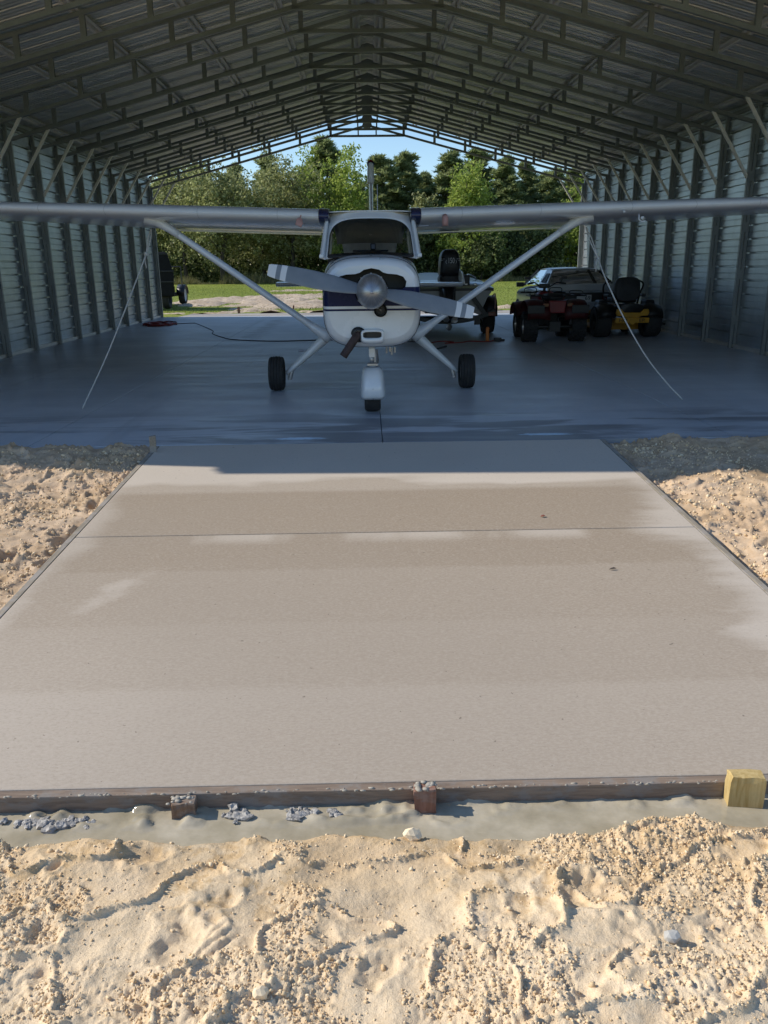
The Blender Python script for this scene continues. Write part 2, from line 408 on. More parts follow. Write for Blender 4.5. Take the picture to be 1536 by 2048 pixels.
def thing(name, label, cat, loc=(0, 0, 0), group=None):
    o = bpy.data.objects.new(name, None); COL.objects.link(o); o.location = loc; o.empty_display_size = .2
    WORLD[o.name] = Vector(loc)
    return tag(o, label, cat, group)
def structure(o): o['kind'] = 'structure'; return o
def copy_tree(o, parent=None, loc=None):
    c = o.copy(); COL.objects.link(c); c.parent = parent
    if loc is not None: c.location = loc
    for ch in list(o.children): copy_tree(ch, c)
    return c
def grid_mesh(name, X, Y, Z, mat, smooth=True, parent=None):
    ny, nx = X.shape
    me = bpy.data.meshes.new(name)
    co = np.stack([X, Y, Z], -1).reshape(-1, 3).astype(np.float32)
    idx = np.arange(nx*ny).reshape(ny, nx)
    q = np.stack([idx[:-1, :-1], idx[:-1, 1:], idx[1:, 1:], idx[1:, :-1]], -1).reshape(-1, 4)
    raw_mesh(me, co, q); me.materials.append(M[mat])
    if smooth: me.polygons.foreach_set('use_smooth', np.ones(len(q), bool))
    me.update()
    return link(name, me, parent)
def raw_mesh(me, co, q):
    n = len(q); k = q.shape[1]
    me.vertices.add(len(co)); me.vertices.foreach_set('co', np.ascontiguousarray(co, np.float32).ravel())
    me.loops.add(n*k); me.loops.foreach_set('vertex_index', np.ascontiguousarray(q, np.int32).ravel())
    me.polygons.add(n); me.polygons.foreach_set('loop_start', np.arange(0, n*k, k, dtype=np.int32))
    me.update(calc_edges=True)
def quads_mesh(name, C, A, B, mat):
    """many small diamond faces: centres C, half axes A and B (N,3)"""
    me = bpy.data.meshes.new(name)
    V = np.stack([C-A, C-B, C+A, C+B], 1).reshape(-1, 3)
    raw_mesh(me, V, np.arange(len(V)).reshape(-1, 4)); me.materials.append(M[mat]); me.update()
    return me
def superring(cx_, y, cz, hw, hh, n=3.0, k=40):
    out = []
    for i in range(k):
        t = 2*math.pi*i/k; c, s_ = math.cos(t), math.sin(t)
        out.append(Vector((cx_ + hw*math.copysign(abs(c)**(2/n), c), y, cz + hh*math.copysign(abs(s_)**(2/n), s_))))
    return out
def text(name, body, size, loc, rot, mat, parent, depth=.002, sx=1):
    cu = bpy.data.curves.new(name, 'FONT'); cu.body = body; cu.size = size; cu.extrude = depth; cu.align_x = 'CENTER'; cu.align_y = 'CENTER'
    tmp = bpy.data.objects.new('tmp', cu); me = bpy.data.meshes.new_from_object(tmp); bpy.data.objects.remove(tmp)
    me.name = name; me.materials.clear(); me.materials.append(M[mat]); o = bpy.data.objects.new(name, me); COL.objects.link(o)
    o.parent = parent; o.location = Vector(loc) - WORLD.get(parent.name, Vector()); o.rotation_euler = rot; o.scale = (sx, 1, 1)
    return o
# ------------------------------------------------------------------ ground, lawn, sand, water
AL, AR, YF, YB = -1.907, 2.113, 2.52, 7.33        # driveway slab
HX, HW, HY0, HY1 = .08, 6.74, 7.30, 27.0          # hangar centre, half width to the sheets, front, back
def apz(y): return -.045*(YB-np.minimum(y, YB))
def ground_sheet():
    xs = np.concatenate([[-900, -400, -150, -80], np.arange(-50, 51, 5.0), [80, 150, 400, 900]])
    ys = np.concatenate([[-600, -200, -60, -20, -5, 0, 2, 5], np.arange(7, 100, 4.0), [120, 200, 400, 900, 1500]])
    X, Y = np.meshgrid(xs, ys)
    Z = np.where(Y < 7.2, -.75, -.10) + np.where(Y > 20, .05, 0) + np.where(Y > 32, fbm(X/9, Y/9, 2, 3)*.05, 0)
    return structure(grid_mesh('ground', X, Y, Z, 'lawn'))
ground_sheet()

DENTS = []
rr = random.Random(5)
for k in range(70):
    DENTS.append((rr.uniform(-2.0, 2.2), rr.uniform(1.1, 2.25), rr.uniform(.03, .10), rr.uniform(.4, .9), rr.uniform(0, 3.14), rr.uniform(.006, .018)))
for k in range(110):
    sx = rr.choice((-1, 1)); x = (AL - rr.uniform(.08, 2.2)) if sx < 0 else (AR + rr.uniform(.08, 2.2))
    DENTS.append((x, rr.uniform(2.7, 7.2), rr.uniform(.05, .14), rr.uniform(.4, .9), rr.uniform(0, 3.14), rr.uniform(.010, .030)))
def shore(X): return 2.315 + .075*fbm(X*1.6, X*0+3.3, 3, 13) - .02*sstep(-.6, -1.3, X)
def sand_h(X, Y):
    front = 1-sstep(2.35, 2.75, Y)
    base_side = apz(Y) - .085
    dl = np.maximum(AL-X, 0); dr = np.maximum(X-AR, 0)
    base_side = base_side - .02*np.exp(-(dl+dr)/.12) + .05*sstep(.15, .9, dr) + .05*np.exp(-((X-2.75)/.35)**2-((Y-6.15)/.35)**2)
    base_side = base_side + .035*sstep(6.3, 7.2, Y)*(dl > 0) + .03*sstep(.3, 2.0, dl) + .035*sstep(6.85, 7.25, Y)
    base_front = -.250 + .030*sstep(2.2, 1.3, Y) + .016*fbm(X*1.3, Y*1.3, 2, 77)
    b = base_front*front + base_side*(1-front)
    lump = fbm(X*2.2, Y*2.6, 3, 21)*(.042-.012*front) + fbm(X*6.5, Y*7.5, 3, 31)*(.030-.010*front)
    # soft overlapping foot scuffs: warped cells with a raised crumbly rim
    wx = X + .05*fbm(X*7, Y*7, 2, 201); wy = Y + .05*fbm(X*7, Y*7, 2, 202)
    rid = np.abs(fbm(wx*4.2, wy*5.4, 2, 41)); rim = np.exp(-(rid/.045)**2)
    clump = sstep(-.06, .20, fbm(X*3.1, Y*3.6, 4, 51)) + .7*rim
    n2 = fbm(X*24, Y*24, 3, 60); n3 = fbm(X*55, Y*55, 2, 61); n4 = fbm(X*120, Y*120, 1, 71)
    k = 1 + .6*(1-front)
    crumb = (np.maximum(n2, -.06)*.012*clump + np.abs(n3)*(.004+.016*clump) + np.abs(n4)*(.003+.009*np.minimum(clump, 1)))*k
    Z = b + lump + rim*.012*k + crumb
    for (x, y, r, a, t, d) in DENTS:
        m = (np.abs(X-x) < r*3) & (np.abs(Y-y) < r*3)
        if not m.any(): continue
        u = (X[m]-x)*math.cos(t)+(Y[m]-y)*math.sin(t); v = (-(X[m]-x)*math.sin(t)+(Y[m]-y)*math.cos(t))/a
        q = np.sqrt(u*u+v*v)/r + fbm(X[m]*14, Y[m]*14, 3, 91)*1.1
        Z[m] += -d*(1-sstep(.2, 1.1, q)) + d*.45*np.exp(-((q-1.3)/.3)**2)
    for j in range(3):      # three parallel scrape marks
        u = (X+.43)*math.cos(.9)+(Y-1.80)*math.sin(.9); v = -(X+.43)*math.sin(.9)+(Y-1.80)*math.cos(.9)
        Z -= .007*np.exp(-((v-.028*j)/.006)**2)*(1-sstep(.05, .08, np.abs(u)))
    # trench of muddy water in front of the form board
    sh = shore(X) + .035*fbm(X*7, Y*7, 3, 15)
    inx = (X > AL-.6) & (X < AR+.6)
    t = sstep(-.05, .05, Y-sh)*inx*(1-sstep(2.60, 2.8, Y))
    Z = Z*(1-t) + (-.345+.03*fbm(X*9, Y*9, 2, 17))*t
    near = (Y > 2.56) & (Y < YB)
    lim = apz(Y) - .012 + .9*(dl+dr)
    return np.where(near, np.minimum(Z, lim), Z)
def sand_patch(name, xs, ys):
    X, Y = np.meshgrid(xs, ys); return structure(grid_mesh(name, X, Y, sand_h(X, Y), 'sand'))
sand_patch('sand_foreground', np.arange(-2.0, 2.22, .0052), np.arange(1.2, 2.475, .0052))
gl = AL-.043-np.concatenate([np.arange(0, 1.6, .0125), np.geomspace(1.62, 9, 40)])
sand_patch('sand_bank', gl[::-1], np.concatenate([np.arange(1.05, 3.6, .02), np.arange(3.62, 7.325, .0125)]))
gr = AR+.043+np.concatenate([np.arange(0, 1.6, .0125), np.geomspace(1.62, 9, 40)])
sand_patch('sand_bank', gr, np.concatenate([np.arange(1.05, 3.4, .02), np.arange(3.42, 7.325, .0125)]))
sand_patch('sand_foreground', np.arange(-6, 6.01, .12), np.arange(-3, 1.24, .06))
# sand spilling over the front corner of the hangar slab
X, Y = np.meshgrid(np.arange(2.9, 6.0, .02), np.arange(7.15, 8.0, .02))
Z = .035 - .22*np.abs(Y-7.28) - .09*sstep(3.9, 3.0, X) + fbm(X*5, Y*5, 4, 5)*.045 + fbm(X*40, Y*40, 2, 6)*.01 - .16*sstep(7.35, 7.55, Y+.10*fbm(X*2, Y, 3, 8)+.10*sstep(3.9, 3.1, X))
structure(grid_mesh('sand_spill', X, Y, Z, 'sand'))

mb = MB()
WX = np.linspace(-2.6, 2.8, 541); WY = np.linspace(2.15, 2.485, 40)
X, Y = np.meshgrid(WX, WY)
structure(grid_mesh('muddy_water', X, Y, np.full_like(X, -.279)+fbm(X*5, Y*8, 2, 4)*.004 + np.maximum(fbm(X*11, Y*18, 3, 9)+.02, 0)*.045*sstep(2.36, 2.45, Y + .10*fbm(X*1.5, Y*0, 2, 33)), 'water'))

# loose crumbs of sand: nobody could count them
def ico_cloud(name, P, S, mat, seed):
    bm = bmesh.new(); bmesh.ops.create_icosphere(bm, subdivisions=1, radius=1); bm.verts.index_update()
    bv = np.array([tuple(v.co) for v in bm.verts]); bf = np.array([[v.index for v in f.verts] for f in bm.faces]); bm.free()
    if len(bv) > 12:
        bm = bmesh.new(); bmesh.ops.create_icosphere(bm, subdivisions=0, radius=1); bm.free()
    g = np.random.default_rng(seed); n = len(P)
    V = bv[None]*(1+g.uniform(-.42, .36, (n, len(bv), 1)))*S[:, None, :] + P[:, None, :]
    F = bf[None] + (np.arange(n)*len(bv))[:, None, None]
    me = bpy.data.meshes.new(name); raw_mesh(me, V.reshape(-1, 3), F.reshape(-1, 3)); me.materials.append(M[mat])
    me.polygons.foreach_set('use_smooth', np.ones(len(me.polygons), bool)); me.update()
    o = link(name, me); o['kind'] = 'stuff'; return o
def crumbs():
    g = np.random.default_rng(3)
    N = 60000; xs = g.uniform(-1.9, 2.1, N); ys = g.uniform(1.3, 2.40, N)
    c = fbm(xs*3.1, ys*3.6, 4, 51) + .35*fbm(xs*14, ys*14, 2, 52)
    rd = np.abs(fbm((xs+.05*fbm(xs*7, ys*7, 2, 201))*4.2, (ys+.05*fbm(xs*7, ys*7, 2, 202))*5.4, 2, 41))
    keep = ((c > .10) | (rd < .035) | (g.random(N) < .07)) & (ys < shore(xs)-.015)
    xs, ys = xs[keep], ys[keep]; s0 = np.minimum(.0085, g.lognormal(-6.15, .48, len(xs)))
    xl = AL-.06-g.exponential(.7, 6500); yl = g.uniform(3.3, 7.2, 6500); xr = AR+.06+g.exponential(.7, 7500); yr = g.uniform(3.3, 7.2, 7500)
    xb = np.concatenate([xl, xr]); yb = np.concatenate([yl, yr]); cb = fbm(xb*2.5, yb*2.5, 4, 55); k = (cb > .0) | (g.random(len(xb)) < .3); xb, yb = xb[k], yb[k]
    sb = np.minimum(.018, g.lognormal(-5.35, .48, len(xb)))
    xs = np.concatenate([xs, xb]); ys = np.concatenate([ys, yb]); s0 = np.concatenate([s0, sb])
    zs = sand_h(xs[None], ys[None])[0]
    S = s0[:, None]*g.uniform(.7, 1.4, (len(xs), 3))
    ico_cloud('sand_crumbs', np.stack([xs, ys, zs+s0*.35], 1), S, 'clod', 4)
crumbs()

# ------------------------------------------------------------------ driveway slab and hangar floor
def slab(name, x0, x1, y0, y1, zt0, zt1, thick, mat, parent, bev=.006):
    mb = MB(); nx = 8; 
    v = [(x0, y0, zt0-thick), (x1, y0, zt0-thick), (x1, y1, zt1-thick), (x0, y1, zt1-thick), (x0, y0, zt0), (x1, y0, zt0), (x1, y1, zt1), (x0, y1, zt1)]
    mb.add(v, [(0, 3, 2, 1), (4, 5, 6, 7), (0, 1, 5, 4), (1, 2, 6, 5), (2, 3, 7, 6), (3, 0, 4, 7)])
    return mb.build(name, mat, parent, bevel=bev)
drive = thing('driveway', None, None); structure(drive)
slab('slab', AL, AR, YF, 5.026, float(apz(YF)), float(apz(5.026)), .16, 'apron', drive)
slab('slab', AL, AR, 5.034, YB-.008, float(apz(5.034)), float(apz(YB-.008)), .16, 'apron', drive)
hf = thing('hangar_floor', None, None); structure(hf)
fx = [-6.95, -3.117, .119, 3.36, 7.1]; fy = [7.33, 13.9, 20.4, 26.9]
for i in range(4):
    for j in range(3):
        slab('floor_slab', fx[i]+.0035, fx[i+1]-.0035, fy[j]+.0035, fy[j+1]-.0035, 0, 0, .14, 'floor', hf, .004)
M['pad'] = pm('pale pad concrete', (.40, .37, .34), .8, 0, .12, 2.0, .15, 90)
def padmat():
    n = NT('shadow-streaked pad concrete')
    s_ = n.noise(1.1, n.mapping((.35, 2.6, 1)), 5, .6, .4)  # dark streaks across the pad are tree shadows put into its colour
    n.p(Base_Color=n.ramp(s_, [(.38, (.20, .185, .17)), (.50, (.36, .335, .31)), (.7, (.45, .42, .39))]), Roughness=.8); return n.m
M['pad'] = padmat()
pad = slab('concrete_pad', -6.1, 7.4, 26.91, 29.35, -.004, -.05, .14, 'pad', None, .006); structure(pad)

# pale dirt behind the pad, with an uneven edge against the grass
def dirt_patch():
    xs = np.arange(-11.5, 12, .16); ys = np.concatenate([np.arange(29.2, 36, .12), np.arange(36, 56, .2)])
    X, Y = np.meshgrid(xs, ys)
    lim = fbm(X/2.3, Y/3.5, 4, 81)
    # lobes measured on the ground: a long tongue to the back left, a strip along the pad
    strip = sstep(32.0, 30.2, Y + lim*2.0)
    lobe = 1-sstep(.6, 1.15, np.sqrt(((X+5.2-.22*(Y-40))/3.4)**2*1.0+((Y-41)/8.0)**2) + lim*.55)
    lobe2 = 1-sstep(.6, 1.1, np.sqrt(((X+1.2)/3.4)**2+((Y-34.5)/4.2)**2) + lim*.5)
    tongue = .8*(1-sstep(.5, 1.1, np.sqrt(((X+3.6)/3.6)**2+((Y-55)/2.0)**2) + lim*.5))
    m = np.clip(np.maximum.reduce([strip*(X > -7.5), lobe, lobe2, tongue]), 0, 1)
    Z = -.14 + m*(.10 + .05*np.clip(lobe+lobe2, 0, 1.2)) + m*(fbm(X*1.2, Y*1.2, 4, 83)*.16 + fbm(X*3.5, Y*3.5, 2, 85)*.06)
    return structure(grid_mesh('dirt', X, Y, Z, 'dirt'))
dirt_patch()

# ------------------------------------------------------------------ form boards and stakes
def form(name, p, q, label, mat, w=.038, h=.14):
    mb = MB(); mb.bar(p, q, w, h); o = mb.build(name, mat, None, bevel=.003); return tag(o, label, 'board', 'timber forms round the new driveway')
zf = float(apz(YF))
form('form_board', (-2.3, 2.4975, zf-.071), (2.45, 2.4975, zf-.071), 'long cement-splashed form board along the front edge of the driveway, above muddy water', 'board', .040, .14)
form('form_board', (AL-.022, YF+.002, float(apz(YF))-.069), (AL-.022, YB-.02, -.070), 'weathered form board along the left edge of the driveway', 'board_y')
form('form_board', (AR+.022, YF+.002, float(apz(YF))-.069), (AR+.022, YB-.02, -.070), 'weathered form board along the right edge of the driveway', 'board_y')
def stake(c, w, d, top, bottom, mat, label, rz=0, lean=0, chamf=.3, cat='stake', crust=False):
    mb = MB(); hz = top-bottom
    rings = []
    jr = random.Random(int(w*1e4)+int(top*1e4))
    ed = [(-1, -1), (-.4, -1), (.3, -1), (1, -1), (1, 0), (1, 1), (.2, 1), (-1, 1), (-1, .1)]
    for t, k in ((0, .25), (.35, .97), (.8, .99), (.88, 1.01), (.95, 1), (.985, .99), (1, .93)):
        z = bottom + hz*t; j = .0022 if t > .5 else 0
        rings.append([Vector((sx*w/2*k+jr.uniform(-j, j), sy*d/2*k+jr.uniform(-j, j), z + (sx*w*chamf*.12 + jr.uniform(-.003, .003) if t == 1 else 0))) for sx, sy in ed])
    rot = Matrix.Rotation(rz, 3, 'Z') @ Matrix.Rotation(lean, 3, 'Y')
    base = Vector((c[0], c[1], 0))
    rings = [[rot @ (p-Vector((0, 0, bottom))) + base + Vector((0, 0, bottom)) for p in r] for r in rings]
    mb.loft(rings); o = mb.build('wooden_stake', mat, None)
    if crust:
        mb = MB()
        for q in range(26):
            s_ = jr.uniform(.003, .008); mb.blob((c[0]+jr.uniform(-w/2, w/2), c[1]+jr.uniform(-d/2, d/2), top+jr.uniform(-.003, .003)), (s_*1.8, s_*1.5, s_*.7), q, .3)
        u = mb.build('cement_crust', 'crust', o, True); u['kind'] = 'stuff'
    return tag(o, label, cat)
stake((-.68, 2.447), .082, .05, zf-.004, -.60, 'stake_brown', 'dark brown wooden stake against the front form board, leftmost of three in the water', .05, .03, crust=True)
stake((.181, 2.447), .078, .05, zf+.030, -.60, 'stake_red', 'reddish brown wooden stake against the front form board, middle of three in the water', -.04, -.02, crust=True)
stake((1.292, 2.442), .118, .055, zf+.058, -.60, 'stake_yellow', 'wide fresh yellow wooden stake at the front form board', -.10, .02, .1)
stake((-1.925, 7.10), .055, .03, .135, -.4, 'board_y', 'thin yellowish wooden stake standing where the driveway meets the hangar floor', .2, .03)

# mortar squeezed out over the front form
def mortar(x, y, n, spread, seed, label):
    n = int(n*1.8); mb = MB(); r = random.Random(seed)
    for k in range(n):
        s_ = r.lognormvariate(-4.75, .38)
        mb.blob((x+r.gauss(0, spread), y+r.gauss(0, .014), -.280+s_*.1+r.uniform(-.002, .006)), (s_*r.uniform(.8, 1.8), s_*r.uniform(.8, 1.4), s_*r.uniform(.5, 1)), seed*50+k, .34, 2)
    return tag(mb.build('mortar_lump', 'mortar', None, False), label, 'mortar lump', 'mortar lumps in the muddy water')
mortar(-1.13, 2.415, 34, .075, 1, 'widest heap of grey mortar lumps in water by the left end of the form board')
mortar(-.475, 2.437, 9, .016, 2, 'small dark grey mortar lump in the water just right of the brown stake')
mortar(-.255, 2.437, 14, .026, 3, 'grey mortar lump against the form board with a drip of cement above it')
mortar(-.145, 2.425, 7, .014, 4, 'smallest pale mortar lump in the water between the brown and reddish stakes')
mb = MB()
r = random.Random(9)
for k in range(260):
    x = r.uniform(-1.6, 1.7); s_ = r.uniform(.0015, .0055)
    mb.blob((x, 2.4765+r.uniform(-.001, .012), zf-r.uniform(-.001, .006)), (s_*r.uniform(1, 3.2), s_*.8, s_), k, .3)
o = mb.build('cement_crumbs', 'crust', None, True); o['kind'] = 'stuff'

def rock(name, p, s, mat, label, seed):
    z = float(sand_h(np.array([[p[0]]]), np.array([[p[1]]]))[0, 0])
    mb = MB(); mb.blob((p[0], p[1], z+s*.5), (s*1.0, s*.8, s*.85), seed, .16, 2)
    return tag(mb.build(name, mat, None, False), label, 'stone' if mat == 'stone' else 'clod')
rock('stone', (.805, 1.785), .024, 'stone', 'pale grey stone lying on the sand at the front right', 4)
rock('sand_clod', (-.30, 1.63), .021, 'clod', 'rounded sand clod near the bottom edge left of centre', 8)
rock('sand_clod', (.12, 2.27), .03, 'clod', 'crumbly sand clod on the bank below the reddish stake', 12)
rock('stone', (-1.05, 2.30), .013, 'stone', 'tiny pale stone at the water edge at far left', 5)
def leaf(name, x, y, l, w, rz, mat, label):
    z = float(apz(y))+.006; mb = MB()
    pts = [(-l, 0, 0), (-l*.3, w, .006), (l*.4, w*.8, .009), (l, 0, .004), (l*.4, -w*.8, .007), (-l*.3, -w, .004)]
    ro = Matrix.Rotation(rz, 3, 'Z')
    mb.add([ro @ Vector(p) + Vector((x, y, z)) for p in pts], [(0, 1, 2, 3, 4, 5)])
    o = mb.build(name, mat, None); s_ = o.modifiers.new('thick', 'SOLIDIFY'); s_.thickness = .0015
    return tag(o, label, 'leaf')
M['leafred'] = pm('dry red leaf', (.22, .07, .045), .7); M['leafdark'] = pm('dry dark leaf', (.07, .055, .045), .7)
leaf('fallen_leaf', 1.165, 5.26, .018, .012, .3, 'leafred', 'small reddish dry leaf on the concrete above the joint')
leaf('fallen_leaf', 1.381, 4.357, .022, .007, .1, 'leafdark', 'small dark twig-like leaf on the concrete below the joint')
# ------------------------------------------------------------------ hangar
hangar = thing('hangar', 'open-ended galvanised steel hangar with arched truss roof over the aircraft', 'hangar', (HX, 17.0, 0))
SLP = .26
def zlow(x): return 5.54 - SLP*abs(x)
def zup(x): return 5.87 - SLP*abs(x)
FY = [26.85-1.2909*k for k in range(16)]
def first_frame(y):
    o = Vector((HX, y, 0)); T = .058
    P = lambda x, z: o + Vector((x, 0, z))
    mb = MB()                                   # bottom chords with the tie across the peak
    for s in (-1, 1):
        mb.bar(P(s*6.60, zlow(6.60)), P(s*.02, zlow(.02)), T, T, (0, 1, 0))
    tr = mb.build('truss', 'tube', hangar)
    def sub(name, mbx, mat='tube'): return mbx.build(name, mat, tr)
    for s in (-1, 1):
        m2 = MB(); m2.bar(P(s*6.66, zup(6.66)), P(s*.02, zup(.02)), T, T, (0, 1, 0)); sub('top_chord', m2)
    m2 = MB(); m2.bar(P(-1.15, 5.245), P(1.15, 5.245), T, T, (0, 1, 0)); sub('collar_tie', m2)
    m2 = MB(); m2.add([P(x, z)+Vector((0, e, 0)) for e in (-.034, .034) for x, z in ((-.16, zlow(.16)-.0), (-.09, zlow(.09)-.05), (.09, zlow(.09)-.05), (.16, zlow(.16)), (.12, 5.62), (0, 5.66), (-.12, 5.62))],
                      [(0, 1, 2, 3, 4, 5, 6), (13, 12, 11, 10, 9, 8, 7)] + [(i, (i+1) % 7, (i+1) % 7+7, i+7) for i in range(7)]); sub('ridge_plate', m2)
    for s in (-1, 1):
        for k in range(6):
            x = 1.10+.93*k
            m2 = MB(); m2.bar(P(s*x, zlow(x)-.01), P(s*x, zup(x)), .075, .05, (0, 1, 0)); sub('spacer', m2)
        m2 = MB(); m2.bar(P(s*.27, 5.26), P(s*.27, zlow(.27)), .04, .04, (0, 1, 0)); sub('web', m2)
    return tr
def first_post(y):
    out = []
    for s in (-1, 1):
        mb = MB(); a = HX+s*6.685
        mb.box((a, y, 2.06), (.056, .058, 4.12)); mb.box((a-s*.0, y, .006), (.12, .14, .012))
        p = mb.build('post', 'tube', hangar)
        m2 = MB(); m2.box((HX+s*6.615, y, 1.93), (.056, .058, 3.86)); m2.build('inner_tube', 'tube', p)
        for z in (.5, 1.3, 2.1, 2.95, 3.7):
            m2 = MB(); m2.box((HX+s*6.650, y, z), (.10, .064, .16)); m2.build('tie_plate', 'tube', p)
        m2 = MB(); m2.bar((HX+s*6.595, y-.0, 2.93), (HX+s*5.86, y, 4.03), .045, .045, (0, 1, 0)); b = m2.build('brace', 'bracepaint', hangar)
        out += [p, b]
    return out
proto = [first_frame(FY[0])] + first_post(FY[0])
for y in FY[1:]:
    for o in proto: copy_tree(o, hangar, (0, y-FY[0], 0))

def wall_profile(h0, h1, pitch=.235):
    """inside face seen: flat sheet with narrow ribs pushed outward; minor ribs between"""
    pts = []; z = h0
    while z < h1-.01:
        for dz, d in ((0, 0), (.085, 0), (.090, .004), (.100, .004), (.105, 0), (.195, 0), (.199, .045), (.224, .045), (.228, 0)):
            if z+dz < h1: pts.append((z+dz, d))
        z += pitch
    pts.append((h1, 0)); return pts
for s in (-1, 1):
    first = None
    for k in range(5):
        z0 = .05 + k*.94; z1 = min(z0+.94, 4.195)
        if k in (0, 4) or first is None:
            prof = wall_profile(z0, z1); mb = MB()
            ringA = [Vector((HX+s*(6.722+d+.0006*k), HY0+.12, z)) for z, d in prof]; ringB = [p+Vector((0, HY1-.05-HY0-.12, 0)) for p in ringA]
            mb.loft([ringA, ringB], False, 0, False)
            o = mb.build('wall_panel', 'panel', hangar); m_ = o.modifiers.new('thick', 'SOLIDIFY'); m_.thickness = .0012; m_.offset = 0
            if k == 0: first = o
        else: copy_tree(first, hangar, (s*.0006*k, 0, z0-.05))
    mb = MB(); mb.box((HX+s*6.685, 17.15, .032), (.062, 19.5, .06)); mb.build('base_rail', 'zinc', hangar)
    mb = MB(); mb.box((HX+s*6.69, 17.15, 4.10), (.05, 19.6, .06)); mb.build('eave_rail', 'tube', hangar)
    mb = MB(); mb.box((HX+s*6.735, 17.15, 4.158), (.04, 19.66, .088)); mb.build('eave_leak_blocker', 'panel', hangar)  # strip added to block light leaking in under the roof sheets
    # corner trims at the open ends
    for y in (HY0+.10, HY1-.03):
        mb = MB(); mb.box((HX+s*6.73, y, 2.05), (.10, .03, 4.1)); mb.build('corner_trim', 'panel', hangar)
# screws joining sheet to posts
mb = MB()
for s in (-1, 1):
    for y in FY:
        for k in range(17):
            z = .05+.235*k+.2075
            if z < 4.0: mb.lathe([(.0, .020), (.011, .014), (.014, .0)], (HX+s*6.724, y-.062, z), (-s, 0, 0), 6)
o = mb.build('screws', 'zinc', hangar); o['kind'] = 'stuff'

# roof: ribs run from eave to ridge; panels side by side along the ridge
def roof_panel(s, y0, w=.9357):
    mb = MB(); prof = []
    n = 9; p = w/n
    for k in range(n):
        hi = .030 if k % 3 == 0 else .012
        for t, d in ((0, 0), (.50, 0), (.62, hi), (.84, hi), (.96, 0)): prof.append((p*(k+t), d))
    prof.append((w, 0))
    rings = []
    for x in (.0, 6.95):
        rings.append([Vector((HX+s*x, y0+t, 5.962-SLP*x+d)) for t, d in prof])
    mb.loft(rings, False, 0, False)
    return mb.build('roof_panel', 'roof', hangar)
NP = 21
for s in (-1, 1):
    f0 = roof_panel(s, HY0)
    for k in range(1, NP): copy_tree(f0, hangar, (0, .9357*k, 0))
    p0 = None
    for x in (.20, 1.43, 2.73, 3.97, 5.22, 6.42):
        mb = MB(); z = zup(x)+.030
        prof = [(-.068, .002), (-.026, .002), (-.020, .052), (.020, .052), (.026, .002), (.068, .002)]
        A = [Vector((HX+s*(x+a), HY0+.03, z+b*.9-SLP*a)) for a, b in prof]; B = [q+Vector((0, HY1-HY0-.08, 0)) for q in A]
        mb.loft([A, B], False, 0, False); o = mb.build('purlin', 'bracepaint', hangar); m_ = o.modifiers.new('thick', 'SOLIDIFY'); m_.thickness = .002; m_.offset = 1
    mb = MB(); mb.bar((HX+s*6.97, HY0-.004, 4.16), (HX+s*6.97, HY0+NP*.9357+.004, 4.16), .03, .10); mb.build('eave_trim', 'panel', hangar)
    for y in (HY0-.015, HY0+NP*.9357+.015):
        mb = MB(); mb.bar((HX+s*6.98, y, 5.965-SLP*6.98), (HX+s*.02, y, 5.965-SLP*.02), .026, .12, (0, 1, 0)); mb.build('gable_trim', 'panel', hangar)
mb = MB(); y1 = HY0+NP*.9357
rings = [[Vector((HX+x, y, 6.005-SLP*abs(x))) for x in (-.25, -.02, .02, .25)] for y in (HY0-.02, y1+.02)]
mb.loft(rings, False, 0, False); mb.build('ridge_cap', 'roof', hangar)
# ------------------------------------------------------------------ aircraft
PX = .045
plane = thing('airplane', 'white and navy high-wing propeller airplane parked nose-on in the hangar', 'airplane', (PX, 10.0, 0))
def W(x, y, z): return Vector((PX+x, y, z))
def paintmat():
    n = NT('aircraft paint with stripes')
    x, y, z = n.sep()
    dirt = n.noise(2.3, None, 5, .6)
    white = n.ramp(dirt, [(.3, (.66, .68, .70)), (.7, (.74, .76, .78))])
    def band(a, b): return n.math('MULTIPLY', n.math('GREATER_THAN', z, a), n.math('LESS_THAN', z, b))
    # stripe rises gently along the fuselage; two navy bands with a white line between
    f = n.math('MAXIMUM', band(1.158, 1.338), band(1.112, 1.132))
    gap = n.math('MULTIPLY', band(1.262, 1.288), n.math('GREATER_THAN', y, -1.535))
    f = n.math('MULTIPLY', f, n.math('SUBTRACT', 1, gap))
    n.p(Base_Color=n.mix(f, white, (.012, .017, .065)), Roughness=n.ramp(dirt, [(.3, .24), (.7, .34)]))
    n.set(n.b.inputs['Coat Weight'], n.math('MULTIPLY', n.math('SUBTRACT', 1, f), .25)); n.set(n.b.inputs['Specular IOR Level'], n.math('SUBTRACT', .5, n.math('MULTIPLY', f, .35)))
    return n.m
M['aircraft'] = paintmat()
def spinmat():
    n = NT('brushed spinner')
    x, y, z = n.sep()
    an = n.math('ARCTAN2', n.math('SUBTRACT', z, 1.305), x)
    c = n.t.nodes.new('ShaderNodeCombineXYZ'); n.set(c.inputs[0], n.math('MULTIPLY', an, 3.0)); n.set(c.inputs[1], n.math('MULTIPLY', y, .6))
    s_ = n.noise(7, c.outputs[0], 4, .7)
    n.p(Base_Color=n.ramp(s_, [(.3, (.28, .285, .295)), (.7, (.46, .465, .475))]), Roughness=.38, Metallic=.75); return n.m
M['spinner'] = spinmat()

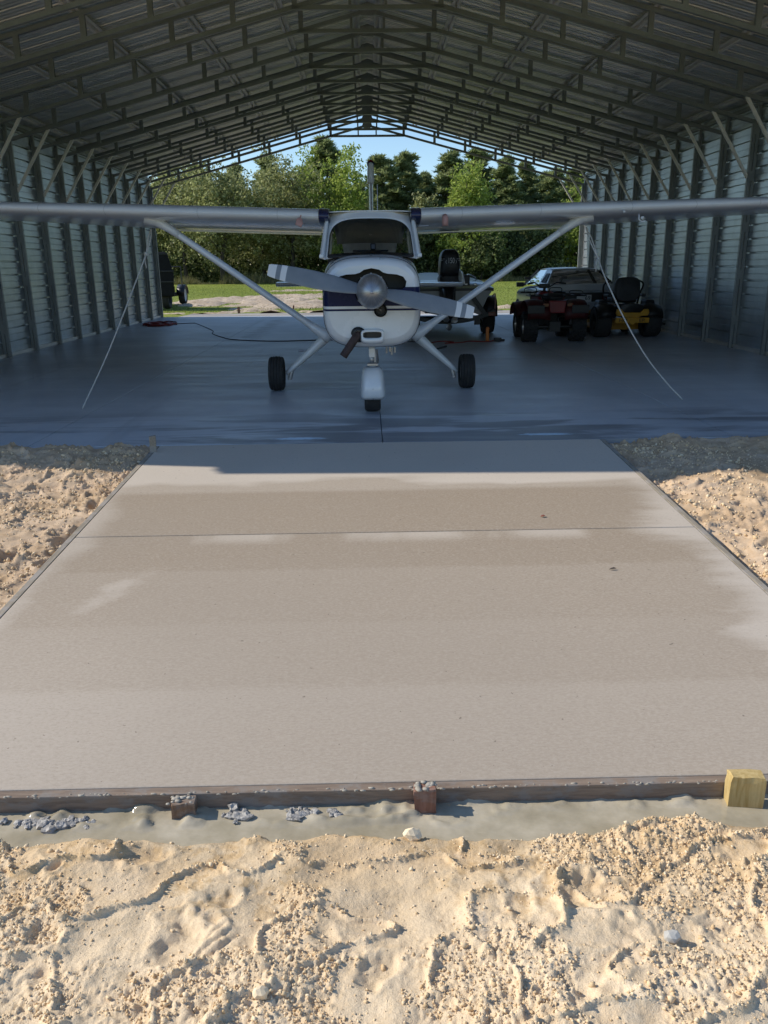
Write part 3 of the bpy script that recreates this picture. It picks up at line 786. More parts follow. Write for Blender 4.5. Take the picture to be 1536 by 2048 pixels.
# fuselage: cowl, lower body and tail cone as one lofted skin
secs = [(8.375, .425, .835, 1.545, 3.4), (8.40, .462, .790, 1.585, 3.4), (8.47, .485, .755, 1.612, 3.3), (8.62, .497, .735, 1.625, 3.3), (8.95, .510, .712, 1.642, 3.2),
        (9.25, .522, .690, 1.655, 3.4), (9.60, .540, .650, 1.66, 4.2), (10.3, .560, .620, 1.655, 4.5), (11.2, .550, .640, 1.65, 4.5), (11.9, .47, .72, 1.66, 3.2), (12.8, .36, .86, 1.62, 2.6), (14.0, .23, 1.02, 1.55, 2.4), (15.4, .09, 1.20, 1.46, 2.2), (15.9, .04, 1.26, 1.40, 2)]
KS = 72
rings = [superring(PX, y, (a+b)/2, w, (b-a)/2, n, KS) for y, w, a, b, n in secs]
mb = MB(); mb.loft(rings, False)
# flat front with the wide cooling opening cut in it
def inlet_outline():
    pts = []
    top = [(-.335, 1.350), (-.345, 1.405), (-.315, 1.445), (-.25, 1.462), (-.16, 1.466), (-.115, 1.478), (-.075, 1.505), (0, 1.520), (.075, 1.505), (.115, 1.478), (.16, 1.466), (.25, 1.458), (.315, 1.435), (.345, 1.39), (.335, 1.34)]
    bot = [(.30, 1.318), (.16, 1.316), (.10, 1.18), (0, 1.13), (-.10, 1.18), (-.16, 1.318), (-.30, 1.320)]
    return [W(x, 8.375, z) for x, z in top+bot]
def face_with_hole(outer, hole):
    bm = bmesh.new(); es = []
    for loop in (outer, hole):
        vs = [bm.verts.new(p) for p in loop]
        es += [bm.edges.new((vs[i], vs[(i+1) % len(vs)])) for i in range(len(vs))]
    bmesh.ops.triangle_fill(bm, use_beauty=True, use_dissolve=False, edges=es, normal=(0, -1, 0))
    bm.verts.index_update()
    v = [q.co.copy() for q in bm.verts]; f = [tuple(q.index for q in g.verts) for g in bm.faces]; bm.free()
    return v, f
hole = inlet_outline()
v, f = face_with_hole(rings[0], hole); mb.add(v, f)
lipr = [[p for p in hole], [p+Vector((0, .02, 0)) for p in hole]]
fus = None
mb.loft(lipr, False)
fus = mb.build('fuselage', 'aircraft', plane, True, auto=40)
mb = MB(); rg = [[p+Vector((0, .021, 0)) for p in hole], [p+Vector((0, .24, 0)) for p in hole]]
mb.loft(rg, False); mb.add(rg[1], [tuple(range(len(hole)))]); mb.build('cooling_inlet', 'black', plane)
# chin scoop with slot
def rrect(cx_, y, cz, w, h, r=.6, n=4, k=28): return superring(PX+cx_, y, cz, w/2, h/2, n, k)
mb = MB()
oc = [rrect(0.0, 8.62, .858, .250, .165), rrect(.0, 8.38, .862, .245, .155), rrect(0, 8.325, .868, .225, .130), rrect(0, 8.305, .872, .205, .105), rrect(0, 8.310, .878, .190, .066), rrect(0, 8.372, .878, .182, .060)]
mb.loft(oc, False); mb.build('chin_scoop', 'white', plane, True)
mb = MB(); q = rrect(0, 8.364, .878, .19, .066); mb.add(q, [tuple(range(len(q)))]); mb.build('scoop_slot', 'black', plane)
# round landing light hole below the spinner
mb = MB(); mb.lathe([(.066, .03), (.066, .0), (.058, -.006), (.052, .0), (.05, .05)], W(.085, 8.368, 1.118), (0, -1, 0), 24); mb.lathe([(.0, .004), (.051, .002)], W(.085, 8.372, 1.118), (0, -1, 0), 20); mb.build('light_socket', 'black', plane, True)
mb = MB(); mb.lathe([(.0, .018), (.014, .014), (.016, .0)], W(.085, 8.366, 1.12), (0, -1, 0), 12); mb.build('light_bulb', 'alu', plane, True)
for x in (-.30, 0, .30):
    mb = MB(); mb.box(W(x, 8.80-.05*abs(x), 1.641-.12*x*x), (.028, .014, .004)); mb.build('cowl_fastener', 'black', plane)
# exhaust stack
mb = MB(); mb.tube([W(-.11, 8.44, .90), W(-.16, 8.35, .865), W(-.295, 8.30, .675)], [.040, .042, .040], 16, False); mb.tube([W(-.293, 8.302, .678), W(-.165, 8.35, .86)], .033, 14, False)
mb.build('exhaust_pipe', 'rust', plane, True)
mb = MB(); mb.lathe([(.04, 0), (.075, .002), (.08, .012), (.04, .02)], W(-.135, 8.372, .885), (-.2, -.95, -.2), 18); mb.build('exhaust_collar', 'black', plane, True)
for (x, y, z, l) in ((.155, 9.0, .70, .07), (.19, 8.95, .70, .05), (.245, 9.05, .69, .06), (.21, 8.98, .69, .075)):
    mb = MB(); mb.tube([W(x, y, z), W(x, y, z-l)], .011, 8); mb.build('drain_tube', 'alu', plane)

# propeller and spinner
hubc = W(.0, 8.17, 1.305)
ph = math.radians(-11.6)
mb = MB(); mb.lathe([(.0, .235), (.020, .232), (.05, .218), (.090, .185), (.122, .135), (.143, .07), (.152, .0), (.152, -.045), (.140, -.050)], hubc, (0, -1, 0), 40)
mb.v = [(x, y, 1.305+(z-1.305)*1.10) for x, y, z in mb.v]
mb.build('spinner', 'spinner', plane, True)
mb = MB(); mb.lathe([(.0, .010), (.013, .008), (.016, 0)], hubc+Vector((0, -.236, 0)), (0, -1, 0), 14); mb.build('spinner_tip', 'alu', plane, True)
mb = MB(); mb.lathe([(.165, .0), (.165, .02), (.12, .03), (.10, .13)], hubc+Vector((0, .05, 0)), (0, 1, 0), 32); mb.build('prop_hub', 'black', plane, True)
for k in range(9):
    a = 2*math.pi*k/9+.2
    mb = MB(); mb.lathe([(.0, .006), (.006, .005), (.007, 0)], hubc+Vector((.153*math.cos(a), .025, .168*math.sin(a))), (math.cos(a), 0, math.sin(a)), 8); mb.build('spinner_screw', 'alu', plane)
def propmat():
    n = NT('banded propeller paint')
    x, y, z = n.sep()
    r = n.math('SQRT', n.math('ADD', n.math('POWER', x, 2), n.math('POWER', n.math('SUBTRACT', z, 1.305), 2)))
    def band(a, b): return n.math('MULTIPLY', n.math('GREATER_THAN', r, a), n.math('LESS_THAN', r, b))
    f = n.math('MAXIMUM', band(.835, .890), band(.935, 1.2))
    w = n.noise(9)
    n.p(Base_Color=n.mix(f, n.ramp(w, [(.3, (.165, .19, .22)), (.7, (.20, .225, .255))]), (.62, .64, .66)), Roughness=.42); return n.m
M['propbands'] = propmat()
for s in (-1, 1):
    e = Vector((s*math.cos(ph), 0, s*math.sin(ph))); t_ = Vector((0, 1, 0)); q = Vector((-e.z, 0, e.x))
    rings = []
    for r, c, th, pit in ((.13, .125, .050, 44), (.22, .150, .040, 38), (.38, .176, .028, 30), (.58, .180, .020, 24), (.76, .166, .015, 20), (.90, .146, .012, 18), (.985, .122, .009, 17), (1.012, .105, .005, 17)):
        ca, sa = math.cos(R(pit)), math.sin(R(pit)); ring = []
        for i in range(16):
            u = 2*math.pi*i/16; a_ = c/2*math.cos(u); b_ = th/2*math.sin(u)
            d1 = q*ca + t_*sa*s; d2 = t_*ca - q*sa*s
            ring.append(hubc + e*r + d1*(a_-.012*(r-.3)) + d2*b_)
        rings.append(ring)
    mb = MB(); mb.loft(rings); b = mb.build('propeller_blade', 'propbands', plane, True, auto=50)

# cabin: windshield surface with a white brow and arched glass
def wsS(u, v):
    hw = .505 - .045*v
    y = 9.24 + .72*v + .26*(abs(u)**2.6)*(1-.35*v)
    return W(u*hw, y, 1.640 + .505*v - .03*abs(u)**3*(1-v))
def outline(n=64):
    o, i = [], []
    for k in range(n):
        t = 2*math.pi*k/n; c, s_ = math.cos(t), math.sin(t)
        m = max(abs(c), abs(s_)); o.append((c/m, .5+.5*s_/m))
        uu = .945*math.copysign(abs(c)**(.55 if s_ > 0 else .12), c); vv = .38 + (.430*abs(s_)**.66 if s_ > 0 else -.375*abs(s_)**.12)
        i.append((uu, vv))
    return o, i
oo, ii = outline()
def lerp2(a, b, t): return (a[0]+(b[0]-a[0])*t, a[1]+(b[1]-a[1])*t)
mb = MB()
mb.loft([[wsS(*lerp2(a, b, t)) for a, b in zip(oo, ii)] for t in (0, .25, .5, .75, 1)], False)
o = mb.build('windshield_frame', 'white', plane, True); m_ = o.modifiers.new('thick', 'SOLIDIFY'); m_.thickness = .006; m_.offset = 0
mb = MB(); ct = (0, .46)
ringsg = [[wsS(*lerp2(b, ct, t)) for b in ii] for t in (0, .15, .3, .5, .7, .85, .97)]
mb.loft(ringsg, False); mb.add(ringsg[-1], [tuple(range(64))]); mb.build('windshield', 'glass', plane, True)
mb = MB(); mb.tube([wsS(*p)+Vector((0, -.004, 0)) for p in ii]+[wsS(*ii[0])+Vector((0, -.004, 0))], .005, 6, False); mb.build('windshield_seal', 'black', plane)
# door posts, side windows, roof, headliner and rear window
for s in (-1, 1):
    mb = MB()
    for (y0, z0, y1, z1, w) in ((9.55, 1.64, 10.02, 2.10, .075), (10.62, 1.64, 10.62, 2.10, .06), (11.35, 1.64, 11.30, 2.07, .06)):
        mb.bar(W(s*.535, y0, z0), W(s*.485, y1, z1), .035, w, (0, 1, 0))
    mb.bar(W(s*.487, 9.98, 2.095), W(s*.475, 11.4, 2.06), .04, .05)
    mb.bar(W(s*.545, 9.5, 1.648), W(s*.545, 11.4, 1.648), .05, .04)
    mb.build('door_post', M['white'], plane, bevel=.008)
    g = [W(s*.537, 9.62, 1.65), W(s*.537, 10.6, 1.65), W(s*.487, 10.6, 2.09), W(s*.487, 10.02, 2.09)]
    mb = MB(); mb.add(g, [(0, 1, 2, 3)]); mb.build('side_window', 'glass', plane)
    g = [W(s*.537, 10.65, 1.65), W(s*.53, 11.33, 1.65), W(s*.482, 11.28, 2.06), W(s*.487, 10.65, 2.09)]
    mb = MB(); mb.add(g, [(0, 1, 2, 3)]); mb.build('side_window', 'glass', plane)
    mb = MB(); mb.loft([[wsS(s, v), W(s*(.575-.065*v), 9.60+.44*v, 1.630+.485*v)] for v in np.linspace(0, 1, 7)], False, 0, False)
    o = mb.build('painted_corner_window', 'white', plane, True); m_ = o.modifiers.new('thick', 'SOLIDIFY'); m_.thickness = .006  # opaque white paint stands in for reflections on the corner glass
mb = MB(); mb.loft([[W(x, y, z-.10*abs(x)**3) for x in np.linspace(-w, w, 11)] for y, z, w in ((9.93, 2.145, .47), (10.3, 2.165, .50), (10.9, 2.155, .50), (11.4, 2.11, .49), (11.75, 2.02, .44))], False, 0, False)
o = mb.build('cabin_roof', 'white', plane, True); m_ = o.modifiers.new('thick', 'SOLIDIFY'); m_.thickness = .012; m_.offset = -1
mb = MB(); mb.loft([[W(x, y, z-.16*abs(x)**3) for x in np.linspace(-w, w, 11)] for y, z, w in ((9.97, 2.118, .46), (10.4, 2.122, .475), (11.2, 2.06, .47), (11.5, 1.95, .45), (11.62, 1.83, .44))], False, 0, False)
o = mb.build('headliner', 'headliner', plane, True); m_ = o.modifiers.new('thick', 'SOLIDIFY'); m_.thickness = .008; m_.offset = 1
mb = MB(); mb.loft([[W(x, y, z) for x in np.linspace(-w, w, 9)] for y, z, w in ((11.70, 2.04, .42), (12.35, 1.66, .36))], False, 0, False); mb.build('rear_window', 'glass', plane, True)
mb = MB(); mb.loft([[W(x, y, z-.10*x*x) for x in np.linspace(-w, w, 11)] for y, z, w in ((9.27, 1.652, .46), (9.45, 1.672, .48), (9.78, 1.690, .49), (9.80, 1.665, .49), (9.82, 1.35, .49))], False, 0, False)
o = mb.build('glareshield', 'seatcloth', plane, True); m_ = o.modifiers.new('thick', 'SOLIDIFY'); m_.thickness = .008; m_.offset = -1
mb = MB(); mb.box(W(.0, 9.70, 1.700), (.40, .16, .02)); mb.build('panel_hood', 'black', plane, bevel=.006)
mb = MB(); mb.box(W(.03, 9.62, 1.745), (.060, .045, .075)); cp = mb.build('compass', 'black', plane, bevel=.01)
mb = MB(); mb.box(W(.03, 9.596, 1.745), (.038, .004, .045)); mb.build('dial', 'carpaint', cp)
mb = MB(); mb.box(W(-.02, 10.05, 2.085), (.17, .05, .035)); mb.build('overhead_light', 'headliner', plane, bevel=.008)
for s in (-1, 1):
    mb = MB(); mb.box(W(s*.24, 10.62, 1.32), (.40, .12, .66), Matrix.Rotation(-.12, 3, 'X')); mb.box(W(s*.24, 10.36, 1.02), (.42, .48, .12)); mb.build('seat', 'seatcloth', plane, bevel=.03)
    mb = MB(); mb.lathe([(.085, 0), (.10, .012), (.085, .024)], W(s*.22, 9.93, 1.50), (0, -1, .2), 16); mb.tube([W(s*.22, 9.8, 1.48), W(s*.22, 9.93, 1.50)], .014, 8); mb.build('control_yoke', 'black', plane)

# wings
def airfoil(n=22):
    xs = [.5*(1-math.cos(math.pi*i/n)) for i in range(n+1)]
    yt = lambda x: .6*(.2969*math.sqrt(x)-.126*x-.3516*x*x+.2843*x**3-.1036*x**4)
    camb = lambda x: .02/.16*(.8*x-x*x) if x < .4 else .02/.36*((.2)+.8*x-x*x)
    up = [(x, camb(x)+yt(x)) for x in xs]; lo = [(x, camb(x)-yt(x)*.88) for x in xs]
    return up[::-1] + lo[1:-1]
AF = airfoil()
def wing_ring(xw, sgn, scale=1.0, grow=0.0):
    a = abs(xw); ch = 1.63 if a < 2.6 else 1.63-(a-2.6)*.17
    le_y = 9.84 + (0 if a < 2.6 else (a-2.6)*.05)
    zl = 2.083 + (.036 if sgn < 0 else .026)*(a-.5)
    tw = -.080 + (0 if a < 2.6 else (a-2.6)*.006)
    return [W(xw, le_y+x*ch*scale-grow*(1-2*x), zl + tw*x*ch + t*ch*scale*(1+grow*3)) for x, t in AF]
for s in (-1, 1):
    mb = MB(); xs = [.52, .9, 1.5, 2.1, 2.6, 3.2, 3.9, 4.6, 5.2, 5.42]
    rg = [wing_ring(s*x, s) for x in xs]; rg.append([p.lerp(sum(rg[-1], Vector())/len(rg[-1]), .35)+Vector((s*.10, 0, 0)) for p in rg[-1]])
    mb.loft(rg); wing = mb.build('wing', 'white', plane, True, auto=35)
    mb = MB(); rg = [wing_ring(s*x, s, 1.0, g) for x, g in ((.47, .012), (.50, .020), (.575, .018), (.585, .002))]; mb.loft(rg); mb.build('root_fairing', 'navy', wing, True, auto=50)
    # flap and aileron hinge line under the trailing edge
    mb = MB(); za = 2.083-.08*1.40-.013
    dz = .036 if s < 0 else .026
    mb.bar(W(s*.62, 11.24, za-.028+dz*.12), W(s*2.55, 11.24, za-.028+dz*2.05), .36, .014); mb.build('flap', 'white', wing)
    zc = 2.083+(dz)*2.0
    up_ = W(s*2.53, 10.22, zc-.055); lo_ = W(s*.60, 10.32, .745)
    d = (up_-lo_).normalized(); mb = MB()
    mb.tube([lo_, lo_+d*.18, lo_+d*.3, up_-d*.25, up_], [.050, .048, .040, .040, .043], 16, True, 0, 1.75, (0, 0, 1)); st = mb.build('wing_strut', 'white', plane, True)
    mb = MB(); mb.tube([up_-d*.34, up_-d*.2, up_-d*.07+Vector((s*.02, 0, .006)), up_+Vector((s*.05, 0, .022))], [.042, .050, .066, .12], 18, True, 0, 1.7, (0, 0, 1)); mb.build('strut_cuff', 'white', st, True)
    mb = MB(); mb.tube([lo_-d*.10, lo_-d*.02, lo_+d*.13, lo_+d*.2], [.075, .070, .058, .042], 18, True, 0, 1.7, (0, 0, 1)); mb.build('strut_fairing', 'white', st, True)
    # tie-down ring under the strut
    mb = MB(); c_ = W(s*2.60, 10.38, zc-.085); mb.tube([c_+Vector((.025*math.cos(a), 0, .025*math.sin(a))) for a in np.linspace(0, 2*math.pi, 13)], .005, 6, False); mb.build('tie_down_ring', 'alu', st)
    # main gear leg, step and wheel
    a0 = W(s*.48, 10.50, .76); a1 = W(s*1.10, 10.64, .215); mb = MB(); d = (a1-a0).normalized()
    nrm = Vector((d.z*s*-1, 0, d.x*s)).normalized()
    rg = []
    for t, th, wd in ((0, .068, .20), (.25, .062, .18), (.6, .045, .15), (.92, .032, .12), (1, .028, .11)):
        c_ = a0.lerp(a1, t); rg.append([c_ + nrm*(th*math.cos(u)) + Vector((0, 1, 0))*(wd/2*math.sin(u)) for u in np.linspace(0, 2*math.pi, 17)[:-1]])
    mb.loft(rg); lg = mb.build('landing_gear_leg', 'white', plane, True)
    mb = MB(); p_ = a0.lerp(a1, .52)+nrm*.045; mb.tube([p_, p_+Vector((s*.10 if s < 0 else .13, -.02, .0 if s < 0 else .035))], .013, 8); mb.build('step', 'alu' if s < 0 else 'black', lg)
    mb = MB(); mb.tube([W(s*1.03, 10.60, .25), W(s*1.055, 10.60, .16)], .028, 10); mb.box(W(s*1.06, 10.63, .185), (.05, .07, .10)); mb.build('brake', 'alu', lg, bevel=.008)
    wc = W(s*1.228, 10.65, .218); mb = MB()
    mb.lathe([(.115, -.070), (.150, -.088), (.185, -.094), (.205, -.084), (.213, -.066), (.213, -.060), (.205, -.057), (.205, -.050), (.216, -.047), (.217, -.026), (.208, -.022), (.208, -.016), (.218, -.012), (.218, .012), (.208, .016), (.208, .022), (.217, .026), (.216, .047), (.205, .050), (.205, .057), (.213, .060), (.213, .066), (.205, .084), (.185, .094), (.150, .088), (.115, .070)], wc, (1, 0, 0), 40)
    wh = mb.build('wheel', 'rubber', plane, True, auto=50)
    mb = MB(); mb.lathe([(.0, .060), (.04, .060), (.05, .035), (.095, .040), (.115, .070), (.115, -.070), (.095, -.04), (.05, -.035), (.04, -.06), (.0, -.06)], wc, (s, 0, 0), 24); mb.build('hub', 'alu', wh, True)
# skin seams
for y, w, a, b, n in ((8.62, .499, .733, 1.627, 3.3), (9.25, .524, .688, 1.657, 3.4)):
    q = superring(PX, y, (a+b)/2, w, (b-a)/2, n, 48); mb = MB(); mb.tube(q+[q[0]], .0028, 4, False); mb.build('cowl_seam', 'seatcloth', plane)
for s in (-1, 1):
    for x in (1.05, 1.95, 3.0, 3.75, 4.5):
        q = [p for p in wing_ring(s*x, s, 1.0, .0006)][10:34]; mb = MB(); mb.tube(q, .0013, 4, False); mb.build('wing_seam', 'tube', plane)
# small things on the wings
mb = MB(); mb.tube([W(-.80, 9.845, 2.035), W(-.80, 9.80, 2.03)], [.038, .034], 12); mb.tube([W(-.80, 9.80, 2.03), W(-.775, 9.79, 2.095)], .008, 6); mb.box(W(-.80, 9.79, 2.005), (.075, .02, .06), Matrix.Rotation(.5, 3, 'Y')); o = mb.build('intake_plug', 'pink', plane, bevel=.004); o['label'] = 'dull pink flag-shaped intake plug'
mb = MB(); mb.tube([W(.85, 9.83, 2.068), W(.852, 9.80, 2.05), W(.853, 9.79, 1.965)], [.030, .036, .034], 14); o = mb.build('intake_plug', 'pink', plane, True); o['label'] = 'pink cylinder-shaped intake plug'
mb = MB(); mb.tube([W(.555, 9.83, 1.965), W(.665, 9.80, 1.968)], .007, 8); mb.build('temperature_probe', 'alu', plane)
mb = MB(); mb.tube([W(3.085, 9.90, 2.075), W(3.072, 9.84, 2.05), W(3.062, 9.80, 2.01), W(3.085, 9.76, 1.985), W(3.11, 9.72, 1.99)], .008, 8); mb.lathe([(.0, .02), (.018, .01), (.02, -.01), (0, -.02)], W(3.10, 9.80, 2.025), (0, 1, 0), 12); mb.build('pitot_tube', 'white', plane, True)
mb = MB(); mb.lathe([(.0, .012), (.013, .006), (.014, -.02)], W(2.90, 9.845, 2.10), (0, -1, 0), 10); mb.build('stall_vent', 'white', plane, True)
# nose gear
mb = MB(); mb.tube([W(-.005, 8.86, .76), W(-.005, 8.88, .62)], .036, 14); mb.box(W(-.005, 8.82, .655), (.060, .03, .09)); ng = mb.build('nose_strut', 'white', plane, True, auto=40)
mb = MB(); mb.tube([W(-.005, 8.88, .64), W(-.005, 8.90, .50)], .025, 14); mb.build('oleo', 'alu', ng, True)
mb = MB(); mb.bar(W(.045, 8.90, .68), W(.06, 8.93, .53), .016, .03); mb.bar(W(.0, 8.84, .525), W(.0, 8.96, .525), .11, .02); mb.box(W(.028, 8.84, .60), (.012, .02, .10)); mb.build('torque_link', 'alu', ng)
mb = MB(); rg = []
for z, hw, y0, y1, n in ((.176, .128, 8.66, 9.34, 4.6), (.21, .133, 8.63, 9.38, 4.4), (.27, .134, 8.61, 9.40, 4.0), (.35, .127, 8.63, 9.32, 3.8), (.42, .117, 8.66, 9.20, 3.6), (.47, .103, 8.70, 9.10, 3.2), (.497, .080, 8.75, 9.02, 2.8), (.506, .045, 8.81, 8.96, 2.4)):
    rg.append([W(.0 + hw*math.copysign(abs(math.cos(t))**(2/n), math.cos(t)), (y0+y1)/2+(y1-y0)/2*math.copysign(abs(math.sin(t))**(2/n), math.sin(t)), z) for t in np.linspace(0, 2*math.pi, 33)[:-1]])
mb.loft(rg, False); mb.add(rg[-1], [tuple(range(32))]); o = mb.build('wheel_fairing', 'white', plane, True); m_ = o.modifiers.new('thick', 'SOLIDIFY'); m_.thickness = .004
mb = MB(); mb.bar(W(0, 8.655, .165), W(0, 8.615, .30), .004, .004, (1, 0, 0)); mb.build('fairing_seam', 'black', plane)
wc = W(-.005, 8.98, .190); mb = MB()
mb.lathe([(.09, -.060), (.13, -.082), (.16, -.088), (.18, -.078), (.187, -.050), (.190, -.02), (.190, .02), (.187, .05), (.18, .078), (.16, .088), (.13, .082), (.09, .06)], wc, (1, 0, 0), 36); nw = mb.build('wheel', 'rubber', plane, True)
mb = MB(); mb.lathe([(.0, .07), (.09, .06), (.09, -.06), (0, -.07)], wc, (1, 0, 0), 20); mb.build('hub', 'alu', nw, True)
# tail
def surf(name, pts_lo, pts_hi, th, mat, parent=plane):
    mb = MB(); rg = []
    for (le, te, z, x, t) in (pts_lo, pts_hi):
        c_ = te-le; rg.append([W(x + (t*math.sin(u)) if name.startswith(('f', 'r', 'c')) else x, le+c_*(.5-.5*math.cos(u)), z if name.startswith(('f', 'r', 'c')) else z+t*math.sin(u)) for u in np.linspace(0, 2*math.pi, 21)[:-1]])
    mb.loft(rg); return mb.build(name, mat, parent, True, auto=45)
surf('fin', (14.2, 15.5, 1.50, .05, .052), (15.0, 15.75, 3.05, .05, .042), 0, 'white')
mb = MB(); mb.loft([superring(PX+.05, y, 3.03, w, .17, 4, 20) for y, w in ((14.93, .03), (14.97, .055), (15.5, .062), (15.8, .03))]); mb.build('fin_cap', 'white', plane, True)
mb = MB(); mb.lathe([(.062, 0), (.060, .05), (.045, .085), (.0, .10)], W(.05, 15.3, 3.185), (0, 0, 1), 16); mb.build('beacon', 'redlens', plane, True)
mb = MB(); mb.loft([superring(PX+.05, 15.05+.5*i, 3.19, .064-.02*i, .035, 3, 16) for i in (0, 1)]); mb.build('beacon_base', 'navy', plane, True)
for s in (-1, 1):
    surf('stabilizer', (14.75, 15.75, 1.245-(.04 if s > 0 else 0), s*.06, .055), (15.0, 15.75, 1.225-(.04 if s > 0 else 0), s*1.66, .045), 0, 'white')
mb = MB(); mb.loft([superring(PX+1.67, y, 1.245+a, .014, .035+b, 3, 12) for y, a, b in ((14.95, -.02, 0), (15.2, .06, .06), (15.75, .10, .07))]); o = mb.build('stabilizer_tip', 'white', plane, True)
mb = MB(); mb.tube([W(.105, 11.2, 2.10), W(.108, 11.28, 2.54)], [.007, .005], 8); mb.build('antenna', 'alu', plane)

# tie-down ropes: separate things
def rope(name, pts, r, label, knot):
    mb = MB(); pts = [Vector(p) for p in pts]
    mb.tube(pts, r, 8); o = mb.build(name, 'rope', None, True); return tag(o, label, 'rope', 'aircraft tie-down ropes')
def catmull(P, n=10):
    P = [Vector(p) for p in P]; Q = [P[0]*2-P[1]] + P + [P[-1]*2-P[-2]]; out = []
    for i in range(1, len(Q)-2):
        for k in range(n):
            t = k/n; a, b, c, d = Q[i-1], Q[i], Q[i+1], Q[i+2]
            out.append(.5*((2*b)+(c-a)*t+(2*a-5*b+4*c-d)*t*t+(3*b-c*1-a+d-2*b+0*b if False else (-a+3*b-3*c+d))*t**3))
    out.append(P[-1]); return out
def tie(label, top, knot, pts):
    t = thing('rope', label, 'rope', pts[-1], 'aircraft tie-down ropes')
    mb = MB(); mb.tube(catmull([knot]+pts, 14), .0085, 10); mb.build('line', 'rope', t, True)
    for dx in (-.016, .016):
        mb = MB(); mb.tube(catmull([top, (top[0]*.6+knot[0]*.4+dx, top[1]*.6+knot[1]*.4, top[2]*.6+knot[2]*.4), knot], 8), .0075, 8); mb.build('loop', 'rope', t, True)
    mb = MB(); k = Vector(knot)
    mb.tube([k+Vector((.022*math.cos(a), .018*math.sin(a*1.0), .012*math.sin(2*a)+.02*(a/9-.7))) for a in np.linspace(0, 12.5, 40)], .0075, 8)
    mb.tube([k, k+Vector((-.02, -.02, -.06)), k+Vector((-.012, -.01, -.16))], .008, 8); mb.build('knot', 'rope', t, True)
tie('taut white rope from the wing strut to the floor near the left wall', (-2.565, 10.38, 1.995), (-2.62, 10.25, 1.70), [(-2.85, 9.94, 1.073), (-3.045, 9.66, .553), (-3.295, 9.398, .006)])
tie('slack sagging white rope from the wing strut to the floor on the mower side', (2.655, 10.38, 1.955), (2.772, 10.22, 1.60), [(2.805, 9.85, 1.321), (3.005, 9.72, .90), (3.24, 9.62, .505), (3.465, 9.51, .211), (3.657, 9.424, .006)])
# ------------------------------------------------------------------ vehicles and gear at the back of the hangar
def ring_pts(c, r, n=12, axis='x'):
    return [Vector(c)+Vector((0, r*math.cos(a), r*math.sin(a))) for a in np.linspace(0, 2*math.pi, n+1)[:-1]]
def tyre(parent, c, r, w, rim, side, knob=0, rimmat='alu', mat='rubber'):
    mb = MB(); rw = rim
    prof = [(rw, -w*.40), (rw+(r-rw)*.35, -w*.5), (r*.90, -w*.5), (r*.97, -w*.42), (r, -w*.25), (r, w*.25), (r*.97, w*.42), (r*.90, w*.5), (rw+(r-rw)*.35, w*.5), (rw, w*.40)]
    mb.lathe(prof, c, (1, 0, 0), 32)
    if knob:
        for k in range(knob):
            for j, dx in enumerate((-.36, -.12, .12, .36)):
                a = 2*math.pi*(k+.5*(j % 2))/knob
                rot = Matrix.Rotation(-a, 3, 'X') if False else Matrix.Rotation(a, 3, 'X')
                mb.box(Vector(c)+Vector((dx*w, -math.sin(a)*(r+.004), math.cos(a)*(r+.004))), (w*.2, .05, .03), rot)
    o = mb.build('wheel', mat, parent, True, auto=45)
    mb = MB(); mb.lathe([(.0, w*.18), (rw*.3, w*.2), (rw*.45, w*.10), (rw*.85, w*.12), (rw, w*.38), (rw*1.02, w*.40), (rw*1.02, -w*.40), (rw*.9, -w*.2), (0, -w*.2)], c, (side, 0, 0), 24)
    mb.build('rim', rimmat, o, True, auto=40)
    return o

# --- car
car = thing('car', 'silver two-door car seen from behind, parked beyond the red quad bike', 'car', (4.97, 21.5, 0))
CX = 4.97
secs = [(19.33, .74, .46, .99, 6), (19.37, .82, .36, 1.035, 6), (19.6, .87, .28, 1.055, 5.5), (20.4, .89, .25, 1.045, 5), (21.6, .89, .25, 1.00, 5), (22.6, .875, .26, .955, 5), (23.3, .84, .28, .90, 4.5), (23.7, .76, .33, .80, 4), (23.82, .62, .42, .72, 4)]
mb = MB(); mb.loft([superring(CX, y, (a+b)/2, w, (b-a)/2, n, 40) for y, w, a, b, n in secs]); mb.build('body', 'carpaint', car, True, auto=40)
roofq = [(20.18, .545, 1.375), (20.35, .575, 1.405), (20.9, .59, 1.43), (21.5, .58, 1.41), (21.68, .55, 1.375)]
mb = MB(); mb.loft([[Vector((CX+x, y, z-.14*abs(x)**3)) for x in np.linspace(-w, w, 11)] for y, w, z in roofq], False, 0, False); o = mb.build('roof', 'carpaint', car, True); m_ = o.modifiers.new('thick', 'SOLIDIFY'); m_.thickness = .03
